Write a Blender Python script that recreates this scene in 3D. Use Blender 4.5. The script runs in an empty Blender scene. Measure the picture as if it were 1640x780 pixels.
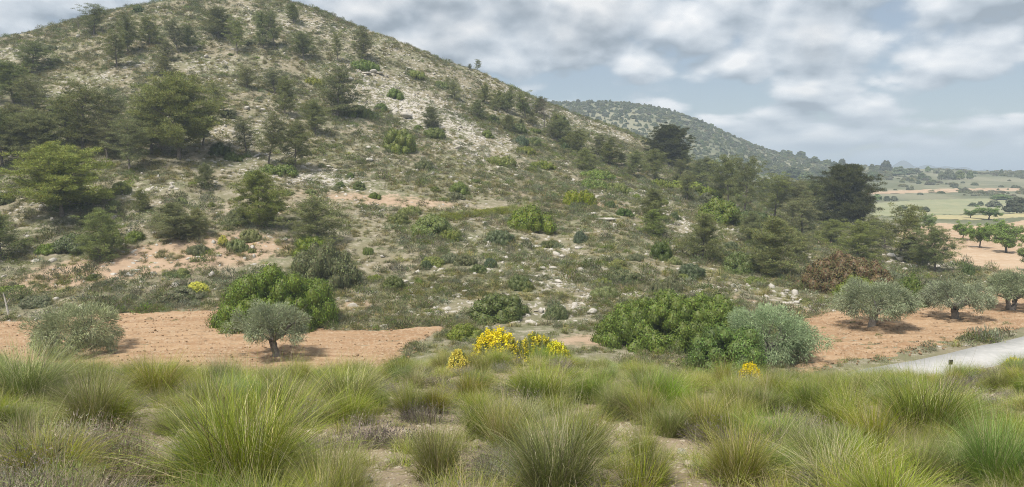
import bpy, math, random
import numpy as np
from math import radians, sin, cos, pi

# ------------------------------------------------------------------ camera, sky, sun, exposure
S = bpy.context.scene
COL = S.collection
F, CX, CY = 1193.0, 820.0, 390.0          # focal length and centre of the 1640 x 780 photograph, in its pixels
PITCH, CZ = radians(5.5), 12.0            # camera tilt and height above the datum
cd = bpy.data.cameras.new('camera'); cam = bpy.data.objects.new('camera', cd); COL.objects.link(cam)
cam.location = (0, 0, CZ); cam.rotation_euler = (radians(90) - PITCH, 0, 0)
cd.sensor_width = 36; cd.lens = F / 1640 * 36; cd.clip_start = 0.05; cd.clip_end = 40000
S.camera = cam

SUN_EL, SUN_AZ = radians(58), radians(215)  # azimuth measured clockwise from +Y (view direction)
w = bpy.data.worlds.new('World'); S.world = w; w.use_nodes = True; w.cycles.sampling_method = 'MANUAL'; w.cycles.sample_map_resolution = 512
def build_world():
    nt = w.node_tree; N = nt.nodes; L = nt.links; N.clear()
    def nd(t, **k):
        n = N.new(t)
        for a, b in k.items(): setattr(n, a, b)
        return n
    def math_(op, a, b=None, c=None, clamp=False):
        n = nd('ShaderNodeMath', operation=op, use_clamp=clamp)
        for i, v in enumerate((a, b, c)):
            if v is None: continue
            if isinstance(v, (int, float)): n.inputs[i].default_value = v
            else: L.new(v, n.inputs[i])
        return n.outputs[0]
    sky = nd('ShaderNodeTexSky', sky_type='NISHITA', sun_disc=False, sun_elevation=SUN_EL, sun_rotation=SUN_AZ,
             air_density=1.0, dust_density=0.7, ozone_density=1.0, altitude=300)
    skys = nd('ShaderNodeVectorMath', operation='SCALE'); L.new(sky.outputs[0], skys.inputs[0]); skys.inputs['Scale'].default_value = 0.075
    tc = nd('ShaderNodeTexCoord'); sp = nd('ShaderNodeSeparateXYZ'); L.new(tc.outputs['Generated'], sp.inputs[0])
    zc = math_('MAXIMUM', sp.outputs[2], 0.0)
    zl = math_('MULTIPLY', math_('LOGARITHM', math_('ADD', zc, 0.11), math.e), 0.50)
    def cloud_noise(dz, scale, detail, rough, off, dist=0.0):
        cb = nd('ShaderNodeCombineXYZ'); L.new(sp.outputs[0], cb.inputs[0]); L.new(sp.outputs[1], cb.inputs[1])
        L.new(math_('ADD', zl, dz), cb.inputs[2])
        ad = nd('ShaderNodeVectorMath', operation='ADD'); L.new(cb.outputs[0], ad.inputs[0]); ad.inputs[1].default_value = off
        no = nd('ShaderNodeTexNoise', noise_dimensions='3D'); L.new(ad.outputs[0], no.inputs['Vector'])
        no.inputs['Scale'].default_value = scale; no.inputs['Detail'].default_value = detail; no.inputs['Roughness'].default_value = rough
        no.inputs['Distortion'].default_value = dist
        vo = nd('ShaderNodeTexVoronoi', feature='F1'); L.new(ad.outputs[0], vo.inputs['Vector']); vo.inputs['Scale'].default_value = scale * 2.1
        vo.inputs['Detail'].default_value = 2.0; vo.inputs['Roughness'].default_value = 0.45
        puff = math_('SUBTRACT', 1.26, vo.outputs['Distance'])                  # rounded heaps
        return math_('ADD', math_('MULTIPLY', no.outputs['Fac'], 0.72), math_('MULTIPLY', puff, 0.28))
    def ramp(x, a, b, o0=0.0, o1=1.0):
        m = nd('ShaderNodeMapRange', interpolation_type='SMOOTHSTEP'); L.new(x, m.inputs[0])
        for i, v in enumerate((a, b, o0, o1)): m.inputs[i + 1].default_value = v
        return m.outputs[0]
    O = (2.2, 6.6, 7.4)
    big = cloud_noise(0, 4.6, 10, 0.54, O); up = cloud_noise(0.042, 4.6, 10, 0.54, O)
    veil = cloud_noise(0, 1.5, 3, 0.5, (9.2, 4.4, 1.1), 0.0)
    dens = math_('ADD', big, math_('MULTIPLY', math_('SUBTRACT', veil, 0.5), 0.7))
    low = ramp(zc, 0.0, 0.09)
    cover = ramp(math_('ADD', dens, math_('MULTIPLY', math_('SUBTRACT', 1.0, low), 0.12)), 0.325, 0.43)        # towards the horizon the clouds merge into pale veil
    lit = math_('ADD', math_('MULTIPLY', math_('MULTIPLY', math_('SUBTRACT', big, up), 3.8), math_('MULTIPLY_ADD', low, 0.75, 0.25)), 0.48, clamp=True)     # sunlit tops, grey bases
    thick = ramp(dens, 0.46, 0.70)
    br = math_('SUBTRACT', math_('MULTIPLY_ADD', lit, 0.54, 0.365), math_('MULTIPLY', thick, 0.11))
    cc = nd('ShaderNodeMix', data_type='RGBA'); cc.inputs[6].default_value = (0.83, 0.97, 1.12, 1); cc.inputs[7].default_value = (1.0, 1.0, 1.0, 1)
    L.new(lit, cc.inputs[0])
    cs = nd('ShaderNodeVectorMath', operation='SCALE'); L.new(cc.outputs[2], cs.inputs[0]); L.new(br, cs.inputs['Scale'])
    pale = nd('ShaderNodeMix', data_type='RGBA'); pale.inputs[0].default_value = 0.35; L.new(skys.outputs[0], pale.inputs[6]); pale.inputs[7].default_value = (0.50, 0.56, 0.64, 1)   # even pale mix that whitens the blue
    mx = nd('ShaderNodeMix', data_type='RGBA'); L.new(math_('MULTIPLY', cover, 0.94), mx.inputs[0])
    L.new(pale.outputs[2], mx.inputs[6]); L.new(cs.outputs[0], mx.inputs[7])
    bg = nd('ShaderNodeBackground'); L.new(mx.outputs[2], bg.inputs[0]); bg.inputs[1].default_value = 1.0
    out = nd('ShaderNodeOutputWorld'); L.new(bg.outputs[0], out.inputs[0])
build_world()

sd = bpy.data.lights.new('sun', 'SUN'); sun = bpy.data.objects.new('sun', sd); COL.objects.link(sun)
sd.energy = 4.5; sd.angle = radians(7); sd.color = (1.0, 0.95, 0.87)
sun.rotation_euler = (radians(90) - SUN_EL, 0, pi - SUN_AZ); sun.location = (0, 0, 80)
V_ = S.view_settings
V_.view_transform = 'Standard'; V_.look = 'None'; V_.gamma = 1; V_.use_curve_mapping = False; V_.exposure = 0.24
S.render.engine = 'CYCLES'
cy = S.cycles
cy.max_bounces = 4; cy.diffuse_bounces = 2; cy.glossy_bounces = 1; cy.transmission_bounces = 3; cy.volume_bounces = 0
cy.transparent_max_bounces = 4; cy.caustics_reflective = cy.caustics_refractive = False; cy.use_denoising = True; cy.denoising_prefilter = 'NONE'; cy.filter_width = 1.0

# ------------------------------------------------------------------ numeric helpers
rng = np.random.default_rng(7)
def hash2(ix, iy, seed):
    n = (ix.astype(np.int64) * 374761393 + iy.astype(np.int64) * 668265263 + seed * 1442695041) & 0xffffffff
    n = ((n ^ (n >> 13)) * 1274126177) & 0xffffffff
    return ((n ^ (n >> 16)) & 0xffff) / 65535.0
def vnoise(x, y, seed=0):
    x = np.asarray(x, float); y = np.asarray(y, float)
    ix, iy = np.floor(x), np.floor(y); fx, fy = x - ix, y - iy
    fx = fx * fx * (3 - 2 * fx); fy = fy * fy * (3 - 2 * fy)
    a, b = hash2(ix, iy, seed), hash2(ix + 1, iy, seed); c, d = hash2(ix, iy + 1, seed), hash2(ix + 1, iy + 1, seed)
    return (a + (b - a) * fx) + ((c + (d - c) * fx) - (a + (b - a) * fx)) * fy
def fbm(x, y, wl, oct=4, seed=0, gain=0.5):
    t = 0; a = 1.0; s = 0.0; x = np.asarray(x, float); y = np.asarray(y, float)
    for o in range(oct):
        c, sn = cos(o * 1.1), sin(o * 1.1)
        t = t + a * (vnoise((x * c - y * sn) / wl, (x * sn + y * c) / wl, seed + o * 17) - 0.5); s += a; a *= gain; wl *= 0.5
    return t / s * 2
def smooth(x, a, b):
    t = np.clip((np.asarray(x, float) - a) / (b - a), 0, 1); return t * t * (3 - 2 * t)
def pix_dir(px, py):
    u, v = (px - CX) / F, (CY - py) / F; c, s = cos(PITCH), sin(PITCH)
    return u, c + v * s, -s + v * c
def z_at(px, py, D):
    _, dy, dz = pix_dir(px, py); return CZ + D * dz / dy
def project(x, y, z):
    c, s = cos(PITCH), sin(PITCH); zz = z - CZ
    dep = y * c - zz * s
    return CX + F * x / dep, CY - F * (y * s + zz * c) / dep

# ------------------------------------------------------------------ the land: one height field in polar rings round the viewpoint
# each section: bearing (as a pixel column), then the ground's profile along it: (distance, image row) or (distance, None, height)
VF = 1.35                                     # valley floor height
def sec(px, brow, toe, hill, far):
    p = [(0.0, None, CZ - 1.65), brow]
    p += toe + hill + far
    return px, p
def farhill(py, zback=-2.0):
    return [(300, None, -1.5), (380, None, 2), (620, py), (900, None, zback), (1600, None, 3), (4000, None, 8), (14000, None, 8)]
HID = [(230, None, 20), (330, None, 4), (620, 170), (900, None, 0), (1600, None, 3), (4000, None, 8), (14000, None, 8)]
VAL = [(36, None, VF), (56, None, VF)]
SECS = [
 sec(-900, (15, 612), VAL, [(70, 430), (80, 350), (95, 270), (120, 180), (145, 120), (160, 100)], HID),
 sec(-300, (15, 604), VAL, [(66, 440), (78, 350), (90, 275), (110, 190), (128, 125), (142, 98)], HID),
 sec(0, (15, 602), [(36, None, VF), (57, 500)], [(66, 430), (78, 338), (90, 265), (110, 170), (128, 102), (142, 64)], HID),
 sec(200, (15, 608), [(36, None, VF), (57, 494)], [(66, 430), (78, 332), (90, 262), (110, 168), (130, 88), (152, 13)], HID),
 sec(330, (15, 614), [(36, None, VF), (55, 500)], [(66, 432), (78, 340), (91, 268), (110, 180), (131, 95), (162, -16)], HID),
 sec(440, (15, 618), [(36, None, VF), (54, 505)], [(66, 438), (78, 352), (92, 278), (110, 196), (131, 112), (164, -12)], HID),
 sec(510, (15, 614), [(36, None, VF), (53, 510)], [(66, 440), (78, 362), (92, 292), (110, 215), (131, 138), (163, 8)], HID),
 sec(640, (16, 608), [(30, None, 3.6), (38, None, VF), (53, 512)], [(64, 450), (76, 378), (90, 312), (106, 260), (126, 192), (145, 120), (162, 64)], HID),
 sec(760, (19, 596), [(26, None, 5.4), (38, None, 1.6), (52, 516)], [(62, 458), (75, 392), (90, 330), (108, 272), (130, 210), (150, 158), (168, 108)], HID),
 sec(880, (19, 596), [(26, None, 5.4), (38, None, 1.6), (52, 516)], [(62, 464), (75, 400), (92, 338), (112, 285), (138, 234), (160, 196), (178, 161)], farhill(157)),
 sec(1000, (16, 608), [(30, None, 3.6), (38, None, 1.5), (52, 514)], [(62, 464), (75, 402), (95, 340), (130, 278), (160, 238), (190, 203)], farhill(156)),
 sec(1080, (15, 614), [(36, None, VF), (52, 518)], [(62, 470), (78, 405), (100, 350), (138, 295), (175, 258), (204, 236)], farhill(170)),
 sec(1150, (15, 622), [(36, None, VF), (53, 518)], [(63, 468), (79, 406), (104, 352), (145, 306), (180, 283), (206, 274)], farhill(200)),
 sec(1220, (15, 626), [(36, None, VF), (54, 514)], [(65, 464), (82, 410), (110, 362), (150, 328), (200, 305)], farhill(234)),
 sec(1300, (15, 630), [(36, None, VF), (56, 506)], [(67, 462), (85, 416), (112, 376), (150, 345), (200, 321)], farhill(256)),
 sec(1400, (15, 630), [(36, None, VF), (62, None, VF)], [(78, 441), (100, 399), (130, 366), (200, None, 0.9)], farhill(264)),
 sec(1520, (16, 624), [(36, None, VF), (62, None, VF)], [(78, 445), (100, 402), (130, 372), (200, None, 0.3)], farhill(270, -1)),
 sec(1640, (18, 604), [(38, None, VF), (62, None, VF)], [(78, None, 1.2), (100, None, 1.0), (130, None, 0.6), (200, None, 0.0)], farhill(274, 4)),
 sec(1900, (18, 596), [(38, None, VF), (62, None, VF)], [(78, None, 1.2), (130, None, 0.6), (200, None, 0.0)], farhill(272, 6)),
 sec(2600, (18, 590), [(38, None, VF), (62, None, VF)], [(78, None, 1.2), (130, None, 0.6), (200, None, 0.0)], farhill(270, 6)),
]
RR = np.unique(np.concatenate([np.geomspace(0.8, 20, 130), np.geomspace(20, 46, 50), np.arange(46, 176, 0.42), np.geomspace(176, 820, 130), np.geomspace(820, 13500, 40)]))
AZF = np.radians(np.linspace(-50, 50, 700))
AZB = np.radians(np.linspace(50, 310, 80))[1:-1]
def sec_profile(px, pts):
    az = math.atan((px - CX) / F / cos(PITCH * 0.5)); rs, zs = [], []
    for p in pts:
        z = p[2] if p[1] is None else z_at(px, p[1], p[0])
        rs.append(p[0] / cos(az)); zs.append(z)
    return az, np.interp(RR, rs, zs)
_pr = [sec_profile(*s) for s in SECS]
_saz = np.array([a for a, _ in _pr]); _sz = np.array([z for _, z in _pr])
def cubic_cols(az):
    out = np.empty((len(az), len(RR)))
    for i, a in enumerate(az):
        a = min(max(a, _saz[0]), _saz[-1]); k = int(np.clip(np.searchsorted(_saz, a) - 1, 0, len(_saz) - 2))
        t = (a - _saz[k]) / (_saz[k + 1] - _saz[k])
        p0, p1, p2, p3 = _sz[max(k - 1, 0)], _sz[k], _sz[k + 1], _sz[min(k + 2, len(_saz) - 1)]
        d1 = (p2 - p0) / (_saz[min(k + 1, len(_saz) - 1)] - _saz[max(k - 1, 0)] + 1e-9) * (_saz[k + 1] - _saz[k])
        d2 = (p3 - p1) / (_saz[min(k + 2, len(_saz) - 1)] - _saz[k] + 1e-9) * (_saz[k + 1] - _saz[k])
        out[i] = (2*t**3 - 3*t**2 + 1) * p1 + (t**3 - 2*t**2 + t) * d1 + (-2*t**3 + 3*t**2) * p2 + (t**3 - t**2) * d2
    return out
def gauss1(a, n, axis):
    if n < 1: return a
    k = np.exp(-0.5 * (np.arange(-2 * n, 2 * n + 1) / n) ** 2); k /= k.sum()
    p = [(0, 0), (0, 0)]; p[axis] = (2 * n, 2 * n); ap = np.pad(a, p, mode='edge'); o = np.zeros_like(a)
    for i, kk in enumerate(k): o += kk * (ap[i:i + a.shape[0], :] if axis == 0 else ap[:, i:i + a.shape[1]])
    return o
AZ = np.concatenate([AZF, AZB])
ZG = cubic_cols(AZF); ZG = gauss1(gauss1(ZG, 6, 0), 4, 1)
zb = CZ - 1.65 + 0.10 * np.minimum(RR, 220) * smooth(RR, 0, 40)
_wb = smooth(np.abs(((AZB - pi) + pi) % (2 * pi) - pi), radians(30), radians(125)) if False else None
rows = []
for a in AZB:
    q = min(a - radians(50), radians(310) - a) / radians(130)
    e = ZG[-1] if a < pi else ZG[0]
    t = float(smooth(q, 0.05, 0.7)); rows.append(e * (1 - t) + zb * t)
ZG = np.vstack([ZG, np.array(rows)])
GX = np.sin(AZ)[:, None] * RR[None, :]; GY = np.cos(AZ)[:, None] * RR[None, :]
def flatmask(x, y):
    r = np.hypot(x, y); return smooth(r, 30, 37) * (1 - smooth(r, 52, 66))
right = smooth(np.arctan2(GX, GY), radians(16), radians(24))
R2 = np.hypot(GX, GY)
hillm = smooth(R2, 56, 75) * (1 - smooth(R2, 230, 330)) * (1 - right)
forem = 1 - smooth(R2, 18, 30)
farm = smooth(R2, 330, 480)
ZG = ZG + hillm * (fbm(GX, GY, 14, 4, 3) * 0.75 + fbm(GX, GY, 3.0, 2, 9) * 0.18) + forem * (fbm(GX, GY, 2.2, 4, 5) * 0.13) \
     + farm * fbm(GX, GY, 160, 4, 12) * 5.0 * (1 - smooth(R2, 900, 1500) * 0.7) * (1 - 0.7 * right) + (1 - hillm) * (1 - forem) * (1 - farm) * fbm(GX, GY, 6, 3, 15) * 0.10
ZG[:, 0] = ZG[:, 0].mean() * 0.5 + ZG[:, 0] * 0.5
AZX = np.concatenate([AZ, [AZ[0] + 2 * pi]]); ZGX = np.vstack([ZG, ZG[:1]])
def height(x, y):
    x = np.asarray(x, float); y = np.asarray(y, float)
    a = np.arctan2(x, y); a = np.where(a < AZX[0], a + 2 * pi, a); r = np.clip(np.hypot(x, y), RR[0], RR[-1] - 1)
    i = np.clip(np.searchsorted(AZX, a) - 1, 0, len(AZX) - 2); j = np.clip(np.searchsorted(RR, r) - 1, 0, len(RR) - 2)
    s = (a - AZX[i]) / (AZX[i + 1] - AZX[i]); t = (r - RR[j]) / (RR[j + 1] - RR[j])
    return (ZGX[i, j] * (1 - t) + ZGX[i, j + 1] * t) * (1 - s) + (ZGX[i + 1, j] * (1 - t) + ZGX[i + 1, j + 1] * t) * s
def ground_at(px, py, dmin=0.0):
    """where the sight line through a photo pixel meets the land (the first meeting beyond dmin)"""
    u, dy, dz = pix_dir(px, py); n = math.hypot(u, dy); sx, sy = u / n, dy / n; m = dz / n
    r = RR[RR > dmin]; h = height(sx * r, sy * r); g = (h - CZ) / r - m
    k = np.nonzero(g >= 0)[0]
    if len(k) == 0: k = [int(np.argmax(g))]
    k = int(k[0])
    if k > 0 and g[k - 1] < 0 <= g[k]:
        t = -g[k - 1] / (g[k] - g[k - 1]); rr = r[k - 1] + t * (r[k] - r[k - 1])
    else: rr = r[k]
    return np.array([sx * rr, sy * rr, float(height(sx * rr, sy * rr))])
def at_dist(px, D):
    u, dy, _ = pix_dir(px, 400); x = D * u / dy
    return np.array([x, D, float(height(x, D))])

# ------------------------------------------------------------------ mesh helpers
def mesh(name, V, faces, col=None, mat=None, smooth_=False):
    """faces: list of (m,k) index arrays; col: (n,3) per vertex"""
    me = bpy.data.meshes.new(name); V = np.asarray(V, np.float32)
    if isinstance(faces, np.ndarray): faces = [faces]
    faces = [f for f in faces if len(f)]
    me.vertices.add(len(V)); me.vertices.foreach_set('co', V.ravel())
    idx = np.concatenate([f.ravel() for f in faces]).astype(np.int32)
    tot = np.concatenate([np.full(len(f), f.shape[1]) for f in faces]).astype(np.int32)
    me.loops.add(len(idx)); me.loops.foreach_set('vertex_index', idx)
    me.polygons.add(len(tot)); st = np.zeros(len(tot), np.int32); st[1:] = np.cumsum(tot)[:-1]
    me.polygons.foreach_set('loop_start', st)
    if smooth_: me.polygons.foreach_set('use_smooth', np.ones(len(tot), bool))
    if col is not None:
        a = me.attributes.new('col', 'FLOAT_COLOR', 'POINT'); c4 = np.ones((len(V), 4), np.float32); c4[:, :3] = col
        a.data.foreach_set('color', c4.ravel())
    me.update(calc_edges=True); me.validate()
    if mat: me.materials.append(mat)
    return me
class B:
    """collects vertices, triangles and quads with a colour per vertex"""
    def __init__(s): s.V = []; s.T = []; s.Q = []; s.C = []; s.n = 0
    def add(s, V, T=None, Q=None, C=(0.5, 0.5, 0.5)):
        V = np.asarray(V, float); C = np.asarray(C, float)
        if C.ndim == 1: C = np.broadcast_to(C, (len(V), 3))
        s.V.append(V); s.C.append(C)
        if T is not None: s.T.append(np.asarray(T) + s.n)
        if Q is not None: s.Q.append(np.asarray(Q) + s.n)
        s.n += len(V)
    def build(s, name, mat, smooth_=False):
        fs = []
        if s.T: fs.append(np.concatenate(s.T))
        if s.Q: fs.append(np.concatenate(s.Q))
        return mesh(name, np.concatenate(s.V), fs, np.concatenate(s.C), mat, smooth_)
def unit(v): return v / (np.linalg.norm(v, axis=-1, keepdims=True) + 1e-9)
def sph(n, r):
    return unit(r.normal(size=(n, 3)))
def perp(d, r):
    return unit(np.cross(d, sph(len(d), r)))
def tube(b, path, rad, k=6, col=(0.2, 0.17, 0.14), knob=0.0, r=None):
    path = np.asarray(path, float); m = len(path); tan = unit(np.gradient(path, axis=0))
    ref = np.array([1.0, 0.1, 0.05]); a = unit(np.cross(tan, ref)); c = np.cross(tan, a)
    th = np.arange(k) * 2 * pi / k
    rr = np.asarray(rad)[:, None] * np.ones(k)
    if knob: rr = rr * (1 + knob * r.uniform(-1, 1, rr.shape))
    V = path[:, None] + rr[..., None] * (np.cos(th)[None, :, None] * a[:, None] + np.sin(th)[None, :, None] * c[:, None])
    i = np.arange(m - 1)[:, None] * k; j = np.arange(k)[None]; jn = (j + 1) % k
    Q = np.stack([i + j, i + jn, i + k + jn, i + k + j], -1).reshape(-1, 4)
    b.add(V.reshape(-1, 3), Q=Q, C=col)
def blades(b, P, d, l, w, C, r):
    """thin triangles: needles, narrow leaves"""
    s = perp(d, r) * w[:, None] * 0.5; n = len(P)
    V = np.stack([P - s, P + s, P + d * l[:, None]], 1).reshape(-1, 3)
    b.add(V, T=np.arange(3 * n).reshape(-1, 3), C=np.repeat(C, 3, 0))
def leaves(b, P, nrm, l, w, C, r):
    """small diamond leaves facing nrm"""
    a = perp(nrm, r); c = np.cross(nrm, a); n = len(P)
    V = np.stack([P - a * l[:, None] * .5, P - c * w[:, None] * .5, P + a * l[:, None] * .5, P + c * w[:, None] * .5], 1).reshape(-1, 3)
    b.add(V, Q=np.arange(4 * n).reshape(-1, 4), C=np.repeat(C, 4, 0))
def tint(n, base, r, var=0.18, hue=0.06):
    base = np.asarray(base, float)
    v = np.exp(r.normal(0, var, (n, 1))); h = 1 + r.normal(0, hue, (n, 3)); return np.clip(base * v * h, 0.004, 0.9)

# ------------------------------------------------------------------ materials
def new_mat(name):
    m = bpy.data.materials.new(name); m.use_nodes = True; m.node_tree.nodes.clear(); return m, m.node_tree.nodes, m.node_tree.links
def leaf_mat(name, transl=0.3, rough=0.6, spec=0.25, rv=0.16, rh=0.012, rs=0.12):
    m, N, L = new_mat(name)
    at = N.new('ShaderNodeAttribute'); at.attribute_name = 'col'; oi = N.new('ShaderNodeObjectInfo')
    mu = N.new('ShaderNodeMix'); mu.data_type = 'RGBA'; mu.blend_type = 'MULTIPLY'; mu.inputs[0].default_value = 1
    L.new(at.outputs['Color'], mu.inputs[6]); L.new(oi.outputs['Color'], mu.inputs[7])
    hs = N.new('ShaderNodeHueSaturation'); L.new(mu.outputs[2], hs.inputs['Color'])
    def vary(out, a, b, k):
        q = N.new('ShaderNodeMath'); q.operation = 'MULTIPLY'; L.new(oi.outputs['Random'], q.inputs[0]); q.inputs[1].default_value = k
        fr = N.new('ShaderNodeMath'); fr.operation = 'FRACT'; L.new(q.outputs[0], fr.inputs[0])
        mr = N.new('ShaderNodeMapRange'); L.new(fr.outputs[0], mr.inputs[0]); mr.inputs[3].default_value = a; mr.inputs[4].default_value = b
        L.new(mr.outputs[0], out)
    vary(hs.inputs['Value'], 1 - rv, 1 + rv, 1.0); vary(hs.inputs['Hue'], 0.5 - rh, 0.5 + rh, 7.3); vary(hs.inputs['Saturation'], 1 - rs, 1 + rs, 13.7)
    p = N.new('ShaderNodeBsdfPrincipled'); L.new(hs.outputs[0], p.inputs['Base Color']); p.inputs['Roughness'].default_value = rough
    p.inputs['Specular IOR Level'].default_value = spec
    o = N.new('ShaderNodeOutputMaterial')
    if transl > 0:
        t = N.new('ShaderNodeBsdfTranslucent'); L.new(hs.outputs[0], t.inputs[0]); mx = N.new('ShaderNodeMixShader'); mx.inputs[0].default_value = transl
        L.new(p.outputs[0], mx.inputs[1]); L.new(t.outputs[0], mx.inputs[2]); L.new(mx.outputs[0], o.inputs[0])
    else: L.new(p.outputs[0], o.inputs[0])
    return m
def noise_node(N, L, vec, scale, detail=5, rough=0.55, dist=0.0):
    n = N.new('ShaderNodeTexNoise'); n.inputs['Scale'].default_value = scale; n.inputs['Detail'].default_value = detail
    n.inputs['Roughness'].default_value = rough; n.inputs['Distortion'].default_value = dist; L.new(vec, n.inputs['Vector']); return n.outputs['Fac']
def ramp_node(N, L, x, a, b, o0=0.0, o1=1.0):
    m = N.new('ShaderNodeMapRange'); m.interpolation_type = 'SMOOTHSTEP'; L.new(x, m.inputs[0])
    for i, v in enumerate((a, b, o0, o1)): m.inputs[i + 1].default_value = v
    return m.outputs[0]
def mixc(N, L, f, a, b):
    m = N.new('ShaderNodeMix'); m.data_type = 'RGBA'
    if isinstance(f, (int, float)): m.inputs[0].default_value = f
    else: L.new(f, m.inputs[0])
    for i, c in ((6, a), (7, b)):
        if isinstance(c, tuple): m.inputs[i].default_value = (*c, 1)
        else: L.new(c, m.inputs[i])
    return m.outputs[2]
def earth_mat(name, ramp3, scales, bump=0.4, bscale=9.0, attr=False, rough=0.95, bdist=0.05, grain=None):
    """layers of soil colour, optionally steered by the ground's own 'rock' / 'soil' / 'near' attributes"""
    m, N, L = new_mat(name); tc = N.new('ShaderNodeTexCoord'); vec = tc.outputs['Object']
    if grain is not None:
        mp = N.new('ShaderNodeMapping'); mp.inputs['Rotation'].default_value = (0, 0, grain); mp.inputs['Scale'].default_value = (0.10, 1, 1); L.new(vec, mp.inputs[0]); vec = mp.outputs[0]
    iso = tc.outputs['Object'] if grain is not None else vec
    n1 = noise_node(N, L, vec, scales[0]); n2 = noise_node(N, L, iso, scales[1], 8, 0.75); n3 = noise_node(N, L, vec, scales[2], 3)
    c = mixc(N, L, ramp_node(N, L, n1, 0.38, 0.62), ramp3[0], ramp3[1])
    c = mixc(N, L, ramp_node(N, L, n2, 0.45, 0.68), c, ramp3[2])
    if attr:
        def A(nm):
            a = N.new('ShaderNodeAttribute'); a.attribute_name = nm; return a.outputs['Fac']
        def mth(op, a, b):
            q = N.new('ShaderNodeMath'); q.operation = op; q.use_clamp = True
            for i, v in enumerate((a, b)):
                if isinstance(v, (int, float)): q.inputs[i].default_value = v
                else: L.new(v, q.inputs[i])
            return q.outputs[0]
        soil, rock, near, far = A('soil'), A('rock'), A('near'), A('far')
        sc = mixc(N, L, n2, (0.36, 0.235, 0.145), (0.46, 0.36, 0.265))
        c = mixc(N, L, ramp_node(N, L, mth('ADD', mth('MULTIPLY', soil, 0.42), mth('MULTIPLY', n2, 0.9)), 0.62, 0.85), c, sc)
        rn = noise_node(N, L, vec, 1.1, 8, 0.7, 0.3)
        rk = mixc(N, L, n3, (0.38, 0.35, 0.30), (0.54, 0.50, 0.44))
        c = mixc(N, L, ramp_node(N, L, mth('ADD', mth('MULTIPLY', rock, 0.13), mth('MULTIPLY', rn, 1.0)), 0.62, 0.72), c, rk)
        nc = mixc(N, L, n2, (0.27, 0.20, 0.13), (0.47, 0.38, 0.28)); c = mixc(N, L, near, c, nc)
        fn = noise_node(N, L, vec, 0.02, 6, 0.6, 0.4); fv = mixc(N, L, ramp_node(N, L, fn, 0.4, 0.6), (0.14, 0.148, 0.085), (0.24, 0.23, 0.15))
        c = mixc(N, L, far, c, fv)
    p = N.new('ShaderNodeBsdfPrincipled'); L.new(c, p.inputs['Base Color']); p.inputs['Roughness'].default_value = rough; p.inputs['Specular IOR Level'].default_value = 0.15
    bn = noise_node(N, L, iso, bscale, 8, 0.75); bp = N.new('ShaderNodeBump'); bp.inputs['Strength'].default_value = bump; bp.inputs['Distance'].default_value = bdist
    L.new(bn, bp.inputs['Height']); L.new(bp.outputs[0], p.inputs['Normal'])
    o = N.new('ShaderNodeOutputMaterial'); L.new(p.outputs[0], o.inputs[0]); return m
M = {}
M['ground'] = earth_mat('hill_ground', [(0.23, 0.20, 0.13), (0.165, 0.165, 0.09), (0.38, 0.335, 0.26)], (0.16, 1.1, 4.0), 0.6, 5.0, attr=True, bdist=0.12)
M['plough'] = earth_mat('ploughed_soil', [(0.32, 0.20, 0.112), (0.405, 0.27, 0.16), (0.455, 0.345, 0.235)], (1.6, 5.0, 9.0), 0.9, 5.0, bdist=0.10, grain=radians(-6))
M['orchard'] = earth_mat('orchard_soil', [(0.45, 0.33, 0.22), (0.39, 0.27, 0.175), (0.50, 0.40, 0.29)], (0.3, 0.9, 2.0), 0.8, 2.0, grain=radians(15))
M['meadow'] = earth_mat('meadow_green', [(0.28, 0.285, 0.17), (0.235, 0.25, 0.14), (0.35, 0.32, 0.19)], (0.03, 0.2, 2.0), 0.4, 1.0)
M['stubble'] = earth_mat('stubble', [(0.40, 0.35, 0.18), (0.35, 0.31, 0.17), (0.46, 0.39, 0.23)], (0.05, 0.4, 2.0), 0.4, 1.0)
M['concrete'] = earth_mat('concrete', [(0.44, 0.43, 0.41), (0.385, 0.38, 0.36), (0.49, 0.475, 0.45)], (0.5, 2.5, 9.0), 0.15, 30.0, rough=0.85, bdist=0.01)
M['rock'] = earth_mat('limestone', [(0.49, 0.455, 0.40), (0.37, 0.345, 0.30), (0.57, 0.53, 0.47)], (1.2, 4.0, 9.0), 0.8, 9.0, bdist=0.06)
M['pebble'] = earth_mat('pebble', [(0.50, 0.42, 0.33), (0.38, 0.30, 0.23), (0.60, 0.54, 0.45)], (2.0, 9.0, 20.0), 0.6, 30.0, bdist=0.01)
M['bark'] = earth_mat('bark', [(0.17, 0.15, 0.13), (0.11, 0.095, 0.08), (0.25, 0.22, 0.19)], (3.0, 9.0, 20.0), 0.9, 14.0, bdist=0.03)
M['mountain'] = earth_mat('mountain', [(0.10, 0.12, 0.12), (0.13, 0.14, 0.12), (0.16, 0.16, 0.14)], (0.002, 0.01, 0.05), 0.2, 0.01)
M['black'] = earth_mat('black_paint', [(0.015, 0.015, 0.016), (0.02, 0.02, 0.021), (0.03, 0.03, 0.03)], (5, 20, 40), 0.1, 40, rough=0.6)
M['needle'] = leaf_mat('pine_needles', 0.3, 0.6, 0.2)
M['leaf'] = leaf_mat('glossy_leaves', 0.25, 0.5, 0.35, 0.10)
M['olive'] = leaf_mat('olive_leaves', 0.22, 0.55, 0.3, 0.08, 0.008, 0.1)
M['grass'] = leaf_mat('grass_blades', 0.25, 0.55, 0.3, 0.22, 0.02, 0.2)
M['scrub'] = leaf_mat('scrub_leaves', 0.25, 0.75, 0.1, 0.30, 0.022, 0.30)

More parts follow.
